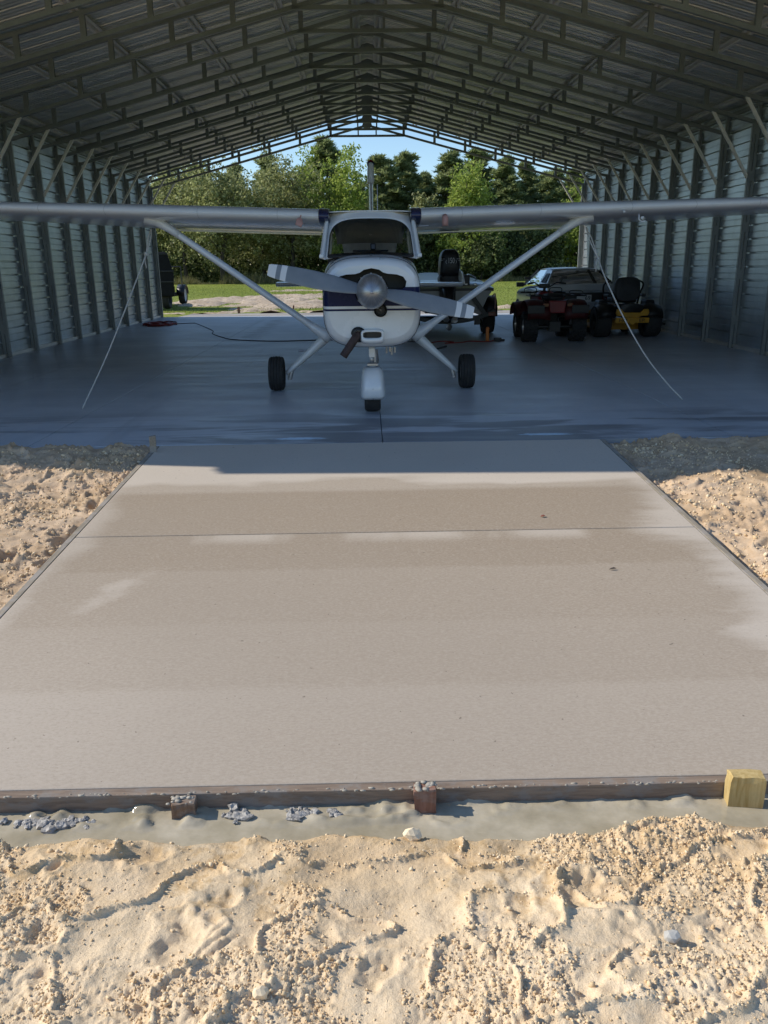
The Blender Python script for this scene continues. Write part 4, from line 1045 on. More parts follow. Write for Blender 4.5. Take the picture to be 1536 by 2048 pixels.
for s in (-1, 1):
    mb = MB(); P_ = lambda x, y, z: Vector((CX+s*x, y, z))
    mb.add([P_(.565, 20.14, 1.36), P_(.585, 20.62, 1.38), P_(.815, 20.45, 1.02), P_(.80, 19.62, 1.03), P_(.53, 20.14, 1.35), P_(.55, 20.62, 1.37), P_(.78, 20.45, 1.01), P_(.76, 19.62, 1.02)], [(0, 1, 2, 3), (7, 6, 5, 4), (0, 3, 7, 4), (1, 5, 6, 2), (0, 4, 5, 1), (3, 2, 6, 7)])
    cpil = mb.build('rear_pillar', 'carpaint' if s < 0 else 'black', car)  # right pillar coloured black to stand for the shade on it
    for k in range(5):
        t = .18+.14*k
        mb = MB(); mb.bar(P_(.575, 20.20+.07*k, 1.35).lerp(P_(.81, 19.85+.11*k, 1.05), .22), P_(.575, 20.20+.07*k, 1.35).lerp(P_(.81, 19.85+.11*k, 1.05), .85), .02, .03, (0, 1, 0)); mb.build('louvre', 'black', cpil)
    mb = MB(); mb.bar(P_(.57, 21.66, 1.37), P_(.80, 22.35, 1.0), .05, .05); mb.build('front_pillar', 'black', car)
    mb = MB(); mb.add([P_(.585, 20.64, 1.375), P_(.57, 21.64, 1.365), P_(.80, 22.30, 1.0), P_(.815, 20.47, 1.02)], [(0, 1, 2, 3)]); mb.build('side_window', 'carglass', car)
    mb = MB(); mb.box(P_(.98, 22.02, 1.00), (.19, .10, .115)); mb.box(P_(.87, 22.04, .985), (.10, .04, .03)); mb.build('mirror', 'black', car, bevel=.02)
    mb = MB(); mb.box(P_(.62, 19.325, .765), (.36, .03, .15)); mb.build('tail_light', 'redlens', car, bevel=.008)
    for y in (20.15, 22.95):
        tyre(car, (CX+s*.79, y, .305), .305, .20, .19, s)
mb = MB(); mb.add([Vector((CX+a, y, z)) for a, y, z in ((-.54, 20.17, 1.355), (.54, 20.17, 1.355), (.74, 19.66, 1.05), (-.74, 19.66, 1.05))], [(0, 1, 2, 3)]); rw_ = mb.build('rear_window', 'carglass', car)
for k in range(9):
    t = .1+.1*k; a = Vector((CX-.54-.2*t, 20.17-.51*t, 1.353-.305*t+.004)); b = Vector((CX+.54+.2*t, a.y, a.z)); mb = MB(); mb.bar(a, b, .006, .006); mb.build('heater_line', 'black', rw_)
mb = MB(); mb.bar((CX+.30, 20.17, 1.36), (CX+.36, 19.66, 1.06), .05, .03); mb.build('window_divider', 'black', rw_)
mb = MB(); mb.add([Vector((CX+a, y, z)) for a, y, z in ((-.55, 21.68, 1.37), (.55, 21.68, 1.37), (.78, 22.32, 1.0), (-.78, 22.32, 1.0))], [(0, 1, 2, 3)]); mb.build('windscreen', 'carglass', car)
mb = MB(); mb.box((CX, 19.36, .985), (1.64, .14, .17)); mb.build('rear_spoiler', 'carpaint', car, bevel=.03)
mb = MB(); mb.box((CX, 19.34, .77), (1.60, .03, .21)); mb.build('tail_panel', 'black', car, bevel=.01)
mb = MB(); mb.box((CX, 19.30, .555), (1.66, .16, .16)); mb.build('bumper', 'carpaint', car, bevel=.03)
mb = MB(); mb.lathe([(.0, .012), (.016, .01), (.018, 0)], (CX+.02, 19.285, .97), (0, -1, 0), 12); mb.build('lock', 'alu', car)
mb = MB(); mb.box((CX+.02, 19.318, .745), (.34, .012, .155)); pl = mb.build('licence_plate', 'textwhite', car, bevel=.004)
text('lettering', '69', .13, (CX+.10, 19.308, .745), (R(90), 0, 0), 'textblack', pl)
for s in (-1, 1):
    mb = MB(); mb.box((CX+s*.36, 21.0, .95), (.48, .14, .55), Matrix.Rotation(-.2, 3, 'X')); mb.build('seat', 'seatcloth', car, bevel=.04)

# --- quad bike
M['quadred'] = pm('deep red plastic', (.06, .005, .006), .55, 0, .2, 6)  # deeper red for the fenders than for the rear panel and tank
quad = thing('quad_bike', 'red quad bike with knobbly tyres seen from behind, between boat and mower', 'quad bike', (3.77, 17.4, 0))
QX = 3.77
for s in (-1, 1):
    tyre(quad, (QX+s*.485, 16.95, .295), .285, .29, .15, s, 16)
    tyre(quad, (QX+s*.46, 18.15, .28), .27, .22, .15, s, 16)
    mb = MB(); rg = []
    for t in np.linspace(-.2, 1.15, 12):
        a = math.pi*(1-t); yy = 16.97 - .42*math.cos(a)*-1; y_ = 16.97+.44*-math.cos(math.pi*t); z_ = .58+.26*math.sin(math.pi*min(max(t, 0), 1)) - (.1 if t < 0 else 0)
        rg.append([Vector((QX+s*x, y_, z_-.05*((x-.42)/.3)**2)) for x in (.14, .26, .40, .52, .60)])
    mb.loft(rg, False, 0, False); o = mb.build('rear_fender', 'quadred', quad, True); m_ = o.modifiers.new('thick', 'SOLIDIFY'); m_.thickness = .012
    mb = MB(); rg = []
    for t in np.linspace(-.05, 1.05, 10):
        y_ = 18.15-.40*math.cos(math.pi*t); z_ = .48+.28*math.sin(math.pi*min(max(t, 0), 1))
        rg.append([Vector((QX+s*x, y_, z_-.05*((x-.4)/.3)**2)) for x in (.14, .28, .42, .54, .62)])
    mb.loft(rg, False, 0, False); o = mb.build('front_fender', 'quadred', quad, True); m_ = o.modifiers.new('thick', 'SOLIDIFY'); m_.thickness = .012
    mb = MB(); mb.box((QX+s*.44, 16.52, .66), (.34, .03, .16)); mb.build('mud_flap', 'black', quad, bevel=.01)
mb = MB(); mb.box((QX-.01, 16.58, .70), (.30, .06, .24), taper=1.15); mb.build('rear_panel', 'red', quad, bevel=.02)
for s in (-1, 1):
    mb = MB(); mb.box((QX+s*.24, 16.56, .74), (.12, .03, .07)); mb.build('tail_light', 'redlens', quad, bevel=.008)
mb = MB(); mb.loft([[Vector((QX+w*math.copysign(abs(math.cos(a))**.6, math.cos(a)), y, z+h*math.copysign(abs(math.sin(a))**.6, math.sin(a)))) for a in np.linspace(0, 2*math.pi, 17)[:-1]] for y, z, w, h in ((16.72, .86, .12, .04), (16.85, .89, .17, .07), (17.3, .87, .17, .07), (17.6, .85, .13, .07), (17.72, .88, .09, .05))]); mb.build('seat', 'seatcloth', quad, True)
mb = MB(); mb.loft([superring(QX, y, z, w, h, 3, 20) for y, z, w, h in ((17.55, .78, .14, .12), (17.75, .84, .18, .14), (18.0, .84, .17, .12), (18.3, .78, .22, .10), (18.45, .72, .18, .06))]); mb.build('tank', 'red', quad, True)
mb = MB(); mb.tube(catmull([(QX-.40, 17.70, 1.12), (QX-.24, 17.80, 1.14), (QX-.09, 17.88, 1.05), (QX+.09, 17.88, 1.05), (QX+.24, 17.80, 1.14), (QX+.40, 17.70, 1.12)], 6), .014, 8); mb.tube([(QX, 17.9, 1.05), (QX, 18.05, .8)], .03, 8); hb = mb.build('handlebar', 'black', quad, True)
mb = MB(); mb.box((QX-.02, 17.88, 1.07), (.22, .14, .09)); mb.build('headlight_pod', 'black', hb, bevel=.02)
for s in (-1, 1):
    mb = MB(); mb.tube([(QX+s*.40, 17.70, 1.12), (QX+s*.28, 17.78, 1.135)], .020, 10); mb.build('grip', 'rubber', hb)
    mb = MB(); mb.tube([(QX+s*.3, 17.80, 1.13), (QX+s*.36, 17.83, 1.22)], .008, 6); mb.box((QX+s*.38, 17.83, 1.235), (.13, .03, .05)); mb.build('hand_guard', 'black', hb, bevel=.01)
def rack(y0, y1, z, hw):
    mb = MB()
    mb.tube([(QX-hw, y0, z), (QX-hw, y1, z), (QX+hw, y1, z), (QX+hw, y0, z), (QX-hw, y0, z)], .013, 8, False)
    for k in range(1, 6): mb.tube([(QX-hw+2*hw*k/6, y0, z), (QX-hw+2*hw*k/6, y1, z)], .009, 6)
    for s in (-1, 1):
        mb.tube(catmull([(QX+s*(hw-.08), y0, z), (QX+s*(hw-.10), y0, z+.09), (QX+s*(hw-.32), y0, z+.09), (QX+s*(hw-.34), y0, z)], 5), .010, 6)
        mb.tube([(QX+s*hw*.5, (y0+y1)/2, z), (QX+s*.2, (y0+y1)/2, z-.25)], .011, 6)
    mb.build('rack', 'black', quad, True)
rack(16.56, 17.05, .915, .55); rack(18.05, 18.5, .93, .48)
mb = MB(); mb.tube([(QX-.40, 16.95, .295), (QX+.40, 16.95, .295)], .04, 10); mb.box((QX+.02, 16.95, .30), (.22, .22, .2)); mb.build('axle', 'black', quad)
mb = MB(); mb.tube([(QX-.36, 18.15, .28), (QX+.36, 18.15, .28)], .03, 8); mb.build('axle', 'black', quad)
mb = MB(); mb.box((QX, 17.5, .45), (.30, .75, .36)); mb.build('engine', 'seatcloth', quad, bevel=.04)
mb = MB(); mb.tube([(QX+.20, 16.72, .55), (QX+.20, 17.3, .5)], .055, 12); mb.build('muffler', 'rust', quad, True)

# --- zero-turn mower
mow = thing('riding_mower', 'yellow zero-turn riding mower with black high-back seat by the right wall', 'riding mower', (5.5, 17.7, 0))
MX = 5.50
for s in (-1, 1):
    tyre(mow, (MX+s*.53, 17.75, .31), .31, .33, .15, s, 0, 'black')
    tyre(mow, (MX+s*.42, 19.15, .17), .17, .15, .08, s, 0, 'black')
    mb = MB(); rg = []
    for t in np.linspace(0, 1, 9):
        rg.append([Vector((MX+s*x, 17.75-.36*math.cos(math.pi*t), .42+.26*math.sin(math.pi*t)+h)) for x, h in ((.32, 0), (.50, .03), (.68, -.02))])
    mb.loft(rg, False, 0, False); o = mb.build('fender', 'black', mow, True); m_ = o.modifiers.new('thick', 'SOLIDIFY'); m_.thickness = .03
    mb = MB(); mb.tube(catmull([(MX+s*.33, 18.1, .66), (MX+s*.40, 18.15, .90), (MX+s*.42, 18.05, 1.08), (MX+s*.30, 17.98, 1.16)], 6), .02, 8); mb.build('steering_lever', 'black', mow, True)
    mb = MB(); mb.box((MX+s*.36, 17.95, .86), (.09, .36, .06)); mb.build('armrest', 'seatcloth', mow, bevel=.02)
    mb = MB(); mb.box((MX+s*.50, 17.92, .70), (.22, .42, .13), taper=.8); mb.build('side_tank', 'black', mow, bevel=.03)
mb = MB(); mb.loft([superring(MX-.02, y, z, w, h, 3.4, 24) for y, z, w, h in ((17.83, .98, .22, .20), (17.80, .98, .27, .25), (17.72, .98, .275, .255), (17.66, .97, .24, .22))]); st_ = mb.build('seat_back', 'seatcloth', mow, True, auto=60)
mb = MB(); mb.box((MX-.02, 18.08, .76), (.52, .50, .12)); mb.build('seat_cushion', 'seatcloth', mow, bevel=.04)
mb = MB(); mb.box((MX, 18.2, .58), (.80, 1.0, .12)); mb.build('frame', 'yellow', mow, bevel=.02)
mb = MB(); mb.loft([superring(MX, y, .56, w, .14, 4, 24) for y, w in ((17.38, .24), (17.42, .28), (17.75, .30))]); mb.build('engine', 'black', mow, True, auto=50)
# rear guard: upper yoke, lower bar, centre bracket
mb = MB(); G = [(-.33, .60), (-.24, .60), (-.17, .53), (.17, .53), (.24, .60), (.33, .60), (.345, .52), (.32, .47), (.19, .46), (.12, .43), (-.12, .43), (-.19, .46), (-.32, .47), (-.345, .52)]
def plate(pts, y0, y1):
    n = len(pts); v = [(MX+a, y, b) for y in (y0, y1) for a, b in pts]
    return v, [tuple(range(n)), tuple(range(2*n-1, n-1, -1))] + [(i, (i+1) % n, (i+1) % n+n, i+n) for i in range(n)]
v, f = plate(G, 17.30, 17.36); mb.add(v, f); gd = mb.build('rear_guard', 'yellow', mow, bevel=.006)
mb = MB(); mb.box((MX, 17.31, .375), (.70, .06, .105)); bb = mb.build('guard_bar', 'yellow', gd, bevel=.008)
mb = MB(); v, f = plate([(-.10, .44), (.10, .44), (.06, .41), (.06, .33), (.03, .29), (-.03, .29), (-.06, .33), (-.06, .41)], 17.265, 17.34); mb.add(v, f); mb.build('bracket', 'yellow', gd, bevel=.006)
text('lettering', 'HU', .095, (MX-.20, 17.276, .375), (R(90), 0, 0), 'textblack', bb, sx=1.25)
text('lettering', 'ER', .095, (MX+.20, 17.276, .375), (R(90), 0, 0), 'textblack', bb, sx=1.25)
mb = MB(); mb.loft([superring(MX+.08, y, .22, w, .10, 5, 28) for y, w in ((18.2, .58), (18.3, .68), (18.9, .68), (19.0, .6))]); mb.build('cutting_deck', 'yellow', mow, True, auto=40)
mb = MB(); mb.box((MX+.92, 18.55, .26), (.30, .5, .05), Matrix.Rotation(.35, 3, 'Y')); mb.build('discharge_chute', 'black', mow, bevel=.01)
mb = MB()
for s in (-1, 1): mb.bar((MX+s*.40, 18.7, .56), (MX+s*.42, 19.25, .40), .06, .06)
o = mb.build('front_arms', 'yellow', mow)

# --- boat on trailer
BX = 1.75
trl = thing('boat_trailer', 'black boat trailer with two wheels carrying the green boat', 'boat trailer', (BX, 20.0, 0))
for s in (-1, 1):
    tyre(trl, (BX+s*1.0, 19.2, .36), .36, .27, .2, s)
    mb = MB(); mb.bar((BX+s*.78, 18.35, .50), (BX+s*.70, 23.2, .50), .07, .12); mb.build('frame_rail', 'black', trl)
    mb = MB(); mb.bar((BX+s*.44, 18.3, .52+.02), (BX+s*.40, 22.5, .58), .10, .06); mb.build('bunk', 'seatcloth', trl)
    mb = MB(); rg = [[Vector((BX+s*(1.0+x), 19.2-.47*math.cos(math.pi*t), .40+.44*math.sin(math.pi*t)**.7)) for x in (-.16, .16)] for t in np.linspace(0, 1, 11)]
    mb.loft(rg, False, 0, False); o = mb.build('fender', 'black', trl, True); m_ = o.modifiers.new('thick', 'SOLIDIFY'); m_.thickness = .02
    mb = MB(); mb.box((BX+s*.98, 18.36, .475), (.17, .05, .09)); mb.build('tail_light', 'redlens', trl, bevel=.01)
    mb = MB(); mb.tube(catmull([(BX+s*.98, 18.42, .85), (BX+s*1.03, 18.40, .90), (BX+s*1.05, 18.40, .85), (BX+s*1.05, 18.40, .50)], 5), .014, 8); mb.build('guide_post', 'pink', trl)
    mb = MB(); mb.bar((BX+s*.52, 18.33, .88), (BX+s*.82, 18.33, .48), .09, .05, (0, 1, 0)); mb.build('strap', 'black', trl)
    mb = MB(); mb.bar((BX+s*.70, 23.2, .50), (BX, 24.9, .50), .07, .12); mb.build('tongue_rail', 'black', trl)
    mb = MB(); mb.box((BX+s*.66, 18.40, .33), (.12, .10, .16)); mb.build('step_bracket', 'black', trl)
mb = MB(); mb.loft([[Vector((BX+x, y, .47-.20*(1-(abs(x)/1.0)**2)*k+dz)) for x in np.linspace(-1.05, 1.05, 13)] for y, k, dz in ((18.34, 1, 0), (18.34, 1, .09), (18.44, 1, .09), (18.44, 1, 0), (18.34, 1, 0))], False, 0, False); mb.build('rear_crossbeam', 'black', trl, True, auto=40)
mb = MB(); mb.tube([(BX-.9, 19.2, .36), (BX+.9, 19.2, .36)], .035, 8); mb.build('axle', 'black', trl)
boat = thing('boat', 'dark green fishing boat with a black 150 outboard motor, stern toward the plane', 'boat', (BX, 20.5, .36))
hs = []
for y, hw, zk, zc, zg, ch in ((18.42, 1.00, .42, .60, 1.00, .78), (20.0, 1.05, .42, .60, 1.02, .82), (22.0, .98, .44, .64, 1.05, .72), (23.4, .66, .52, .76, 1.10, .40), (24.3, .22, .72, .92, 1.14, .12), (24.5, .03, .9, 1.0, 1.16, .02)):
    hs.append([Vector((BX+a, y, z)) for a, z in ((-hw, zg), (-(hw*.4+ch*.6), (zg+zc)/2), (-ch, zc), (-ch*.5, (zk+zc)/2-.01), (0, zk), (ch*.5, (zk+zc)/2-.01), (ch, zc), (hw*.4+ch*.6, (zg+zc)/2), (hw, zg))])
mb = MB(); mb.loft(hs, False, 0, False); mb.add(hs[0], [tuple(range(9))]); mb.build('hull', 'hullgrey', boat, True, auto=30)
ds = [[Vector((BX+a*hw, y, z)) for a, z in ((-1.02, zg-.04), (-1.02, zg+.02), (-.90, zg+.10+e), (-.45, zg+.13+e), (.45, zg+.13+e), (.90, zg+.10+e), (1.02, zg+.02), (1.02, zg-.04))] for y, hw, zg, e in ((18.44, 1.0, 1.0, -.05), (18.6, 1.02, 1.0, .0), (20.0, 1.05, 1.02, .03), (22.0, .98, 1.05, .06), (23.4, .66, 1.10, .06), (24.3, .22, 1.14, .03))]
mb = MB(); mb.loft(ds, True, 0, True); mb.build('deck', 'green', boat, True, auto=35)
mb = MB(); mb.bar((BX-1.0, 18.40, 1.0), (BX+1.0, 18.40, 1.0), .04, .05); mb.build('rub_rail', 'black', boat)
mb = MB(); mb.tube(catmull([(BX+.45, 18.9, 1.18), (BX+.48, 19.0, 1.27), (BX+.60, 19.6, 1.30), (BX+.80, 20.0, 1.22), (BX+.86, 20.2, 1.14)], 6), .014, 8); mb.build('grab_rail', 'alu', boat, True)
for x in (.42, .62): 
    mb = MB(); mb.box((BX+x, 18.52, 1.10), (.07, .05, .05)); mb.build('cleat', 'alu', boat, bevel=.01)
mb = MB(); mb.box((BX+.35, 18.75, 1.17), (.30, .5, .26)); mb.build('battery_box', 'black', boat, bevel=.03)
# outboard
OX = 1.745
def orect(z, hw, y0, y1, n=4): return [Vector((OX+hw*math.copysign(abs(math.cos(a))**(2/n), math.cos(a)), (y0+y1)/2+(y1-y0)/2*math.copysign(abs(math.sin(a))**(2/n), math.sin(a)), z)) for a in np.linspace(0, 2*math.pi, 33)[:-1]]
mb = MB(); mb.loft([orect(z, w, a, b, n) for z, w, a, b, n in ((1.30, .205, 17.76, 18.36, 4), (1.36, .225, 17.72, 18.38, 5), (1.55, .218, 17.72, 18.38, 5), (1.70, .200, 17.74, 18.36, 5), (1.76, .175, 17.77, 18.33, 5), (1.815, .130, 17.84, 18.26, 4), (1.835, .06, 17.95, 18.15, 3))]); ob = mb.build('outboard_motor', 'black', boat, True, auto=35)
mb = MB(); mb.loft([orect(z, w, a, b, 3.5) for z, w, a, b in ((1.06, .17, 17.86, 18.30), (1.12, .235, 17.76, 18.36), (1.26, .235, 17.74, 18.37), (1.30, .21, 17.76, 18.36))]); mb.build('lower_cowl', 'seatcloth', ob, True, auto=40)
mb = MB(); mb.loft([orect(z, w, a, b, 2.6) for z, w, a, b in ((.34, .05, 17.80, 18.25), (.55, .06, 17.75, 18.25), (.80, .10, 17.85, 18.25), (1.08, .14, 17.90, 18.28))]); mb.build('drive_leg', 'black', ob, True)
mb = MB(); mb.box((OX, 17.92, .56), (.28, .42, .02)); mb.build('cavitation_plate', 'black', ob)
mb = MB(); mb.box((OX, 18.34, .92), (.34, .20, .42)); mb.build('bracket', 'black', ob, bevel=.03)
for k in range(3):
    a = 2*math.pi*k/3+.4; mb = MB(); c_ = Vector((OX, 17.74, .36)); e = Vector((math.cos(a), 0, math.sin(a))); q = Vector((-math.sin(a), .5, math.cos(a)))
    mb.loft([[c_+e*r+q*w*math.cos(u)+Vector((0, .008*math.sin(u), 0)) for u in np.linspace(0, 2*math.pi, 11)[:-1]] for r, w in ((.03, .03), (.10, .07), (.15, .06), (.18, .02))]); mb.build('propeller_blade', 'alu', ob, True)
text('lettering', '150', .155, (OX+.01, 17.708, 1.60), (R(90), 0, 0), 'textwhite', ob, sx=.62)
for s in (-1, 1):
    text('lettering', '(' if s < 0 else ')', .085, (OX+.01+s*.105, 17.708, 1.585), (R(90), 0, R(0)), 'textwhite', ob, .0015)
    for k in range(2):
        mb = MB(); mb.bar((OX+s*.205, 17.738, 1.635-.03*k), (OX+s*(.125+.03*k), 17.716, 1.640-.03*k), .004, .008); mb.build('trim_line', 'textwhite', ob)

# --- black utility vehicle outside, past the left wall
utv = thing('utility_vehicle', 'black utility vehicle parked on the grass just past the left wall', 'utility vehicle', (-8.2, 33.8, 0))
mb = MB(); mb.loft([[Vector((x, y, z)) for x, y in ((-9.2, 31.75), (xr, 31.75), (xr-.62, 33.7), (-9.2, 33.7))] for z, xr in ((.46, -7.22), (1.25, -7.17), (1.70, -7.27), (2.02, -7.36), (2.06, -7.42))]); mb.build('cab', 'dullblack', utv, bevel=.04)
for z, xr in ((1.99, -7.345), (1.38, -7.175), (1.0, -7.165)):
    mb = MB(); mb.box(((-9.2+xr)/2, 31.74, z), (abs(-9.2-xr)+.01, .05, .04)); mb.build('body_seam', 'seatcloth', utv)
mb = MB(); mb.box((-8.62, 34.9, .62), (.95, 2.4, .30)); mb.build('bonnet', 'dullblack', utv, bevel=.06)
mb = MB(); mb.box((-8.5, 34.1, .42), (1.0, 4.2, .14)); mb.build('chassis', 'dullblack', utv)
tyre(utv, (-7.62, 32.25, .37), .37, .26, .2, 1, 0, 'black'); tyre(utv, (-8.9, 32.25, .37), .37, .26, .2, -1, 0, 'black')
tyre(utv, (-7.86, 36.2, .37), .37, .26, .25, 1, 0, 'textwhite'); tyre(utv, (-8.95, 36.2, .37), .37, .26, .25, -1, 0, 'textwhite')
for s, x in ((1, -7.86), (-1, -8.95)):
    mb = MB(); rg = [[Vector((x+e, 36.2-.46*math.cos(math.pi*t), .42+.38*math.sin(math.pi*t))) for e in (-.17, .16)] for t in np.linspace(0, 1, 11)]
    mb.loft(rg, False, 0, False); o = mb.build('fender', 'black', utv, True); m_ = o.modifiers.new('thick', 'SOLIDIFY'); m_.thickness = .03
mb = MB(); mb.tube([(-7.82, 36.0, .76), (-7.82, 36.0, 1.53), (-8.9, 36.0, 1.53), (-8.9, 36.0, .76)], .026, 8); mb.build('front_frame', 'black', utv)
mb = MB(); mb.box((-7.95, 34.6, .84), (.10, .05, .16)); mb.build('mirror', 'alu', utv, bevel=.01)

# --- cords, blocks and stakes
def cord(name, pts, r, mat, label):
    mb = MB(); mb.tube(catmull(pts, 7), r, 6); return tag(mb.build(name, mat, None, True), label, 'cord')
M['cordred'] = pm('red cord', (.26, .022, .018), .5); M['corddark'] = pm('dark cord', (.03, .02, .022), .5)
r = random.Random(2)
coil = [(-5.75+.42*math.cos(a*1.0)*r.uniform(.6, 1.15), 23.25+.62*math.sin(a)*r.uniform(.6, 1.1), .014+.012*(k % 5)) for k, a in enumerate(np.linspace(0, 6.28*7, 64))]
cord('extension_cord', coil, .014, 'cordred', 'red extension cord lying in a loose coil at the end of the left wall')
cord('extension_cord', [(-5.35, 23.4, .02), (-4.95, 23.75, .009), (-4.75, 23.4, .009), (-4.0, 21.3, .009), (-3.8, 20.6, .009), (-3.7, 19.93, .009), (-3.3, 18.9, .009), (-2.9, 18.2, .009), (-1.98, 17.72, .009), (-1.0, 17.82, .009), (-.2, 17.6, .009), (.8, 17.2, .009), (1.3, 16.9, .009)], .010, 'corddark', 'thin dark cord snaking across the hangar floor from the red coil')
cord('extension_cord', [(1.2, 16.75, .01), (1.5, 17.15, .01), (1.75, 16.95, .012), (1.55, 16.7, .012), (1.9, 16.85, .012), (2.1, 17.1, .01), (2.35, 16.95, .01), (2.5, 17.02, .01), (2.62, 17.15, .02)], .011, 'cordred', 'red cord lying in loops behind the right main wheel')
mb = MB(); mb.box((2.68, 17.15, .035), (.16, .10, .07)); mb.box((2.78, 17.16, .02), (.10, .07, .04)); tag(mb.build('plug_adapter', 'black', None, bevel=.012), 'black plug adapter on the floor at the end of the red cord', 'plug')
mb = MB(); mb.box((2.475, 17.2, .135), (.065, .065, .27)); mb.box((2.475, 17.2, .275), (.045, .045, .02)); tag(mb.build('orange_block', 'orange', None, bevel=.006), 'narrow upright orange block on the floor in front of the trailer tyre', 'block')
stake((-4.49, 29.42), .085, .05, .17, -.3, 'stake_red', 'short reddish stake at the back edge of the concrete pad, farther left', 0, 0)
stake((-2.60, 29.42), .05, .04, .20, -.3, 'stake_red', 'thin reddish stake at the back edge of the pad nearest the propeller', 0, .05)
# ------------------------------------------------------------------ vegetation behind the hangar
def rnd_dirs(n, g):
    v = g.normal(size=(n, 3)); return v/np.linalg.norm(v, axis=1, keepdims=True)
def leaf_cloud(centres, g, per, spread, size, flat=.0):
    C = np.repeat(centres, per, 0) + g.normal(size=(len(centres)*per, 3))*spread
    n = len(C); d = rnd_dirs(n, g); a = rnd_dirs(n, g); b = np.cross(d, a); b /= np.linalg.norm(b, axis=1, keepdims=True)+1e-6
    a = np.cross(b, d)
    s = size*g.uniform(.6, 1.35, (n, 1))
    return C, a*s, b*s*.55
def limb_set(base, h, spread, g, n, r0):
    """trunk and limbs as tapered tubes; returns MB and limb tips"""
    mb = MB(); tips = []
    tp = [Vector(base) + Vector((g.normal()*.12*k, g.normal()*.12*k, h*k/5)) for k in range(6)]
    tp[0].z -= .3
    mb.tube(tp, [r0*1.25, r0, r0*.85, r0*.65, r0*.42, r0*.15], 8)
    for k in range(n):
        t = g.uniform(.18, .92); i = min(4, int(t*5)); p = tp[i].lerp(tp[i+1], t*5-i)
        a = g.uniform(0, 6.28); l = spread*g.uniform(.55, 1)*(1.15-.7*t)
        e = Vector((math.cos(a)*l, math.sin(a)*l, l*g.uniform(.15, .7)))
        mid = p + e*.5 + Vector((0, 0, .08*l)); q = p + e
        mb.tube([p, mid, q], [r0*.35*(1.1-t), r0*.22*(1.1-t), .02], 5); tips += [mid, q, p+e*.75]
    return mb, tips
def broadleaf(base, h, hw, zb, seed, leafmat_, label, nclump=230, per=46, size=.125, cat='tree', r0=.2, shape=1.0, group=None, name='broadleaf_tree'):
    g = np.random.default_rng(seed)
    t = thing(name, label, cat, base, group)
    mb, tips = limb_set(base, h*.9, hw*.85, g, 16, r0); mb.build('trunk', 'bark', t, True)
    cz = (h+zb)/2; hz = (h-zb)/2
    d = rnd_dirs(nclump*2, g); rad = g.uniform(.25, 1, (nclump*2, 1))**.45
    lob = 1 + .28*np.sin(d[:, :1]*5+seed)+.22*np.sin(d[:, 2:3]*6+seed*2)+.18*np.sin(d[:, 1:2]*7+seed*3)
    P = d*rad*lob*np.array([hw, hw*.9, hz])
    P[:, :2] *= (1-shape*.42*np.clip(P[:, 2:3]/hz, -.4, 1)**1.0)
    P = P[:nclump] + np.array([base[0], base[1], cz])
    P = np.vstack([P, np.array([tuple(q) for q in tips])])
    sub = np.repeat(P, 4, 0) + g.normal(size=(len(P)*4, 3))*np.array([.36, .36, .26])
    C, A, B = leaf_cloud(sub, g, max(3, per//5), .17, size*1.12)
    C = C[:] - np.array(base); keep = C[:, 2] > .1
    me = quads_mesh('crown', C[keep], A[keep], B[keep], leafmat_)
    o = link('crown', me, t)
    return t
_pine = {}
def pine_meshes(k):
    if k in _pine: return _pine[k]
    g = np.random.default_rng(100+k); h = 12.0
    mb = MB(); mb.tube([(0, 0, -.3), (0.05, 0, h*.4), (.1, .05, h*.75), (.08, .1, h*.97)], [.19, .15, .09, .02], 8); tips = []
    n = 70
    for i in range(n):
        t = .22+.78*(i/n)**.85; z = h*t; l = (1.05-t)**.75*3.0*g.uniform(.55, 1.1)+.15; a = g.uniform(0, 6.28)
        p = Vector((.1*t, .05*t, z)); e = Vector((math.cos(a)*l, math.sin(a)*l, l*g.uniform(-.05, .45)+.12))
        mb.tube([p, p+e*.55+Vector((0, 0, -.03*l)), p+e], [.045*(1.1-t)+.012, .03*(1.1-t)+.008, .008], 4)
        for q in (.45, .62, .78, .9, 1.0):
            if l*q > .3 or q == 1.0: tips.append(p+e*q)
            for _ in range(2): tips.append(p+e*q+Vector((g.normal()*.22*l**.5, g.normal()*.22*l**.5, g.normal()*.12+.06)))
    tips += [Vector((.08+g.normal()*.08, .1+g.normal()*.08, h*(.93+.02*j))) for j in range(6)]
    T = np.array([tuple(q) for q in tips]); per = 24
    C = np.repeat(T, per, 0); D = rnd_dirs(len(C), g); D[:, 2] = np.abs(D[:, 2])*.9+.1*D[:, 2]
    L = g.uniform(.16, .30, (len(C), 1)); S = np.cross(D, rnd_dirs(len(C), g)); S /= np.linalg.norm(S, axis=1, keepdims=True)+1e-6
    me = quads_mesh('crown', C+D*L, D*L, S*.042, 'needle')
    _pine[k] = (mb, me); return _pine[k]
_ptrunk = {}
def pine(x, y, h, k, rz, label, group='pines at the back of the field', wide=1.0):
    s = h/12.0
    t = thing('pine_tree', label, 'tree', (0, 0, 0), group)
    mb, me = pine_meshes(k)
    if k not in _ptrunk: _ptrunk[k] = mb.build('trunk', 'pinebark', t, True)
    else:
        o = bpy.data.objects.new('trunk', _ptrunk[k].data); COL.objects.link(o); o.parent = t
    o = bpy.data.objects.new('crown', me); COL.objects.link(o); o.parent = t
    t.location = (x, y, -.05); t.rotation_euler = (0, 0, rz); t.scale = (s*wide, s*wide, s)
    return t
G_P = 'tall pines closing off the field'
back = 'tall dark pine in the row behind the lawn'
pine(-3.9, 88, 13.1, 0, .3, 'tallest dark pine, its spiky top rising just left of the bright slim tree', None, 1.2)
pine(-10.0, 90, 11.9, 1, 1.2, 'dark pine topping out behind the olive broadleaf trees on the left', None)
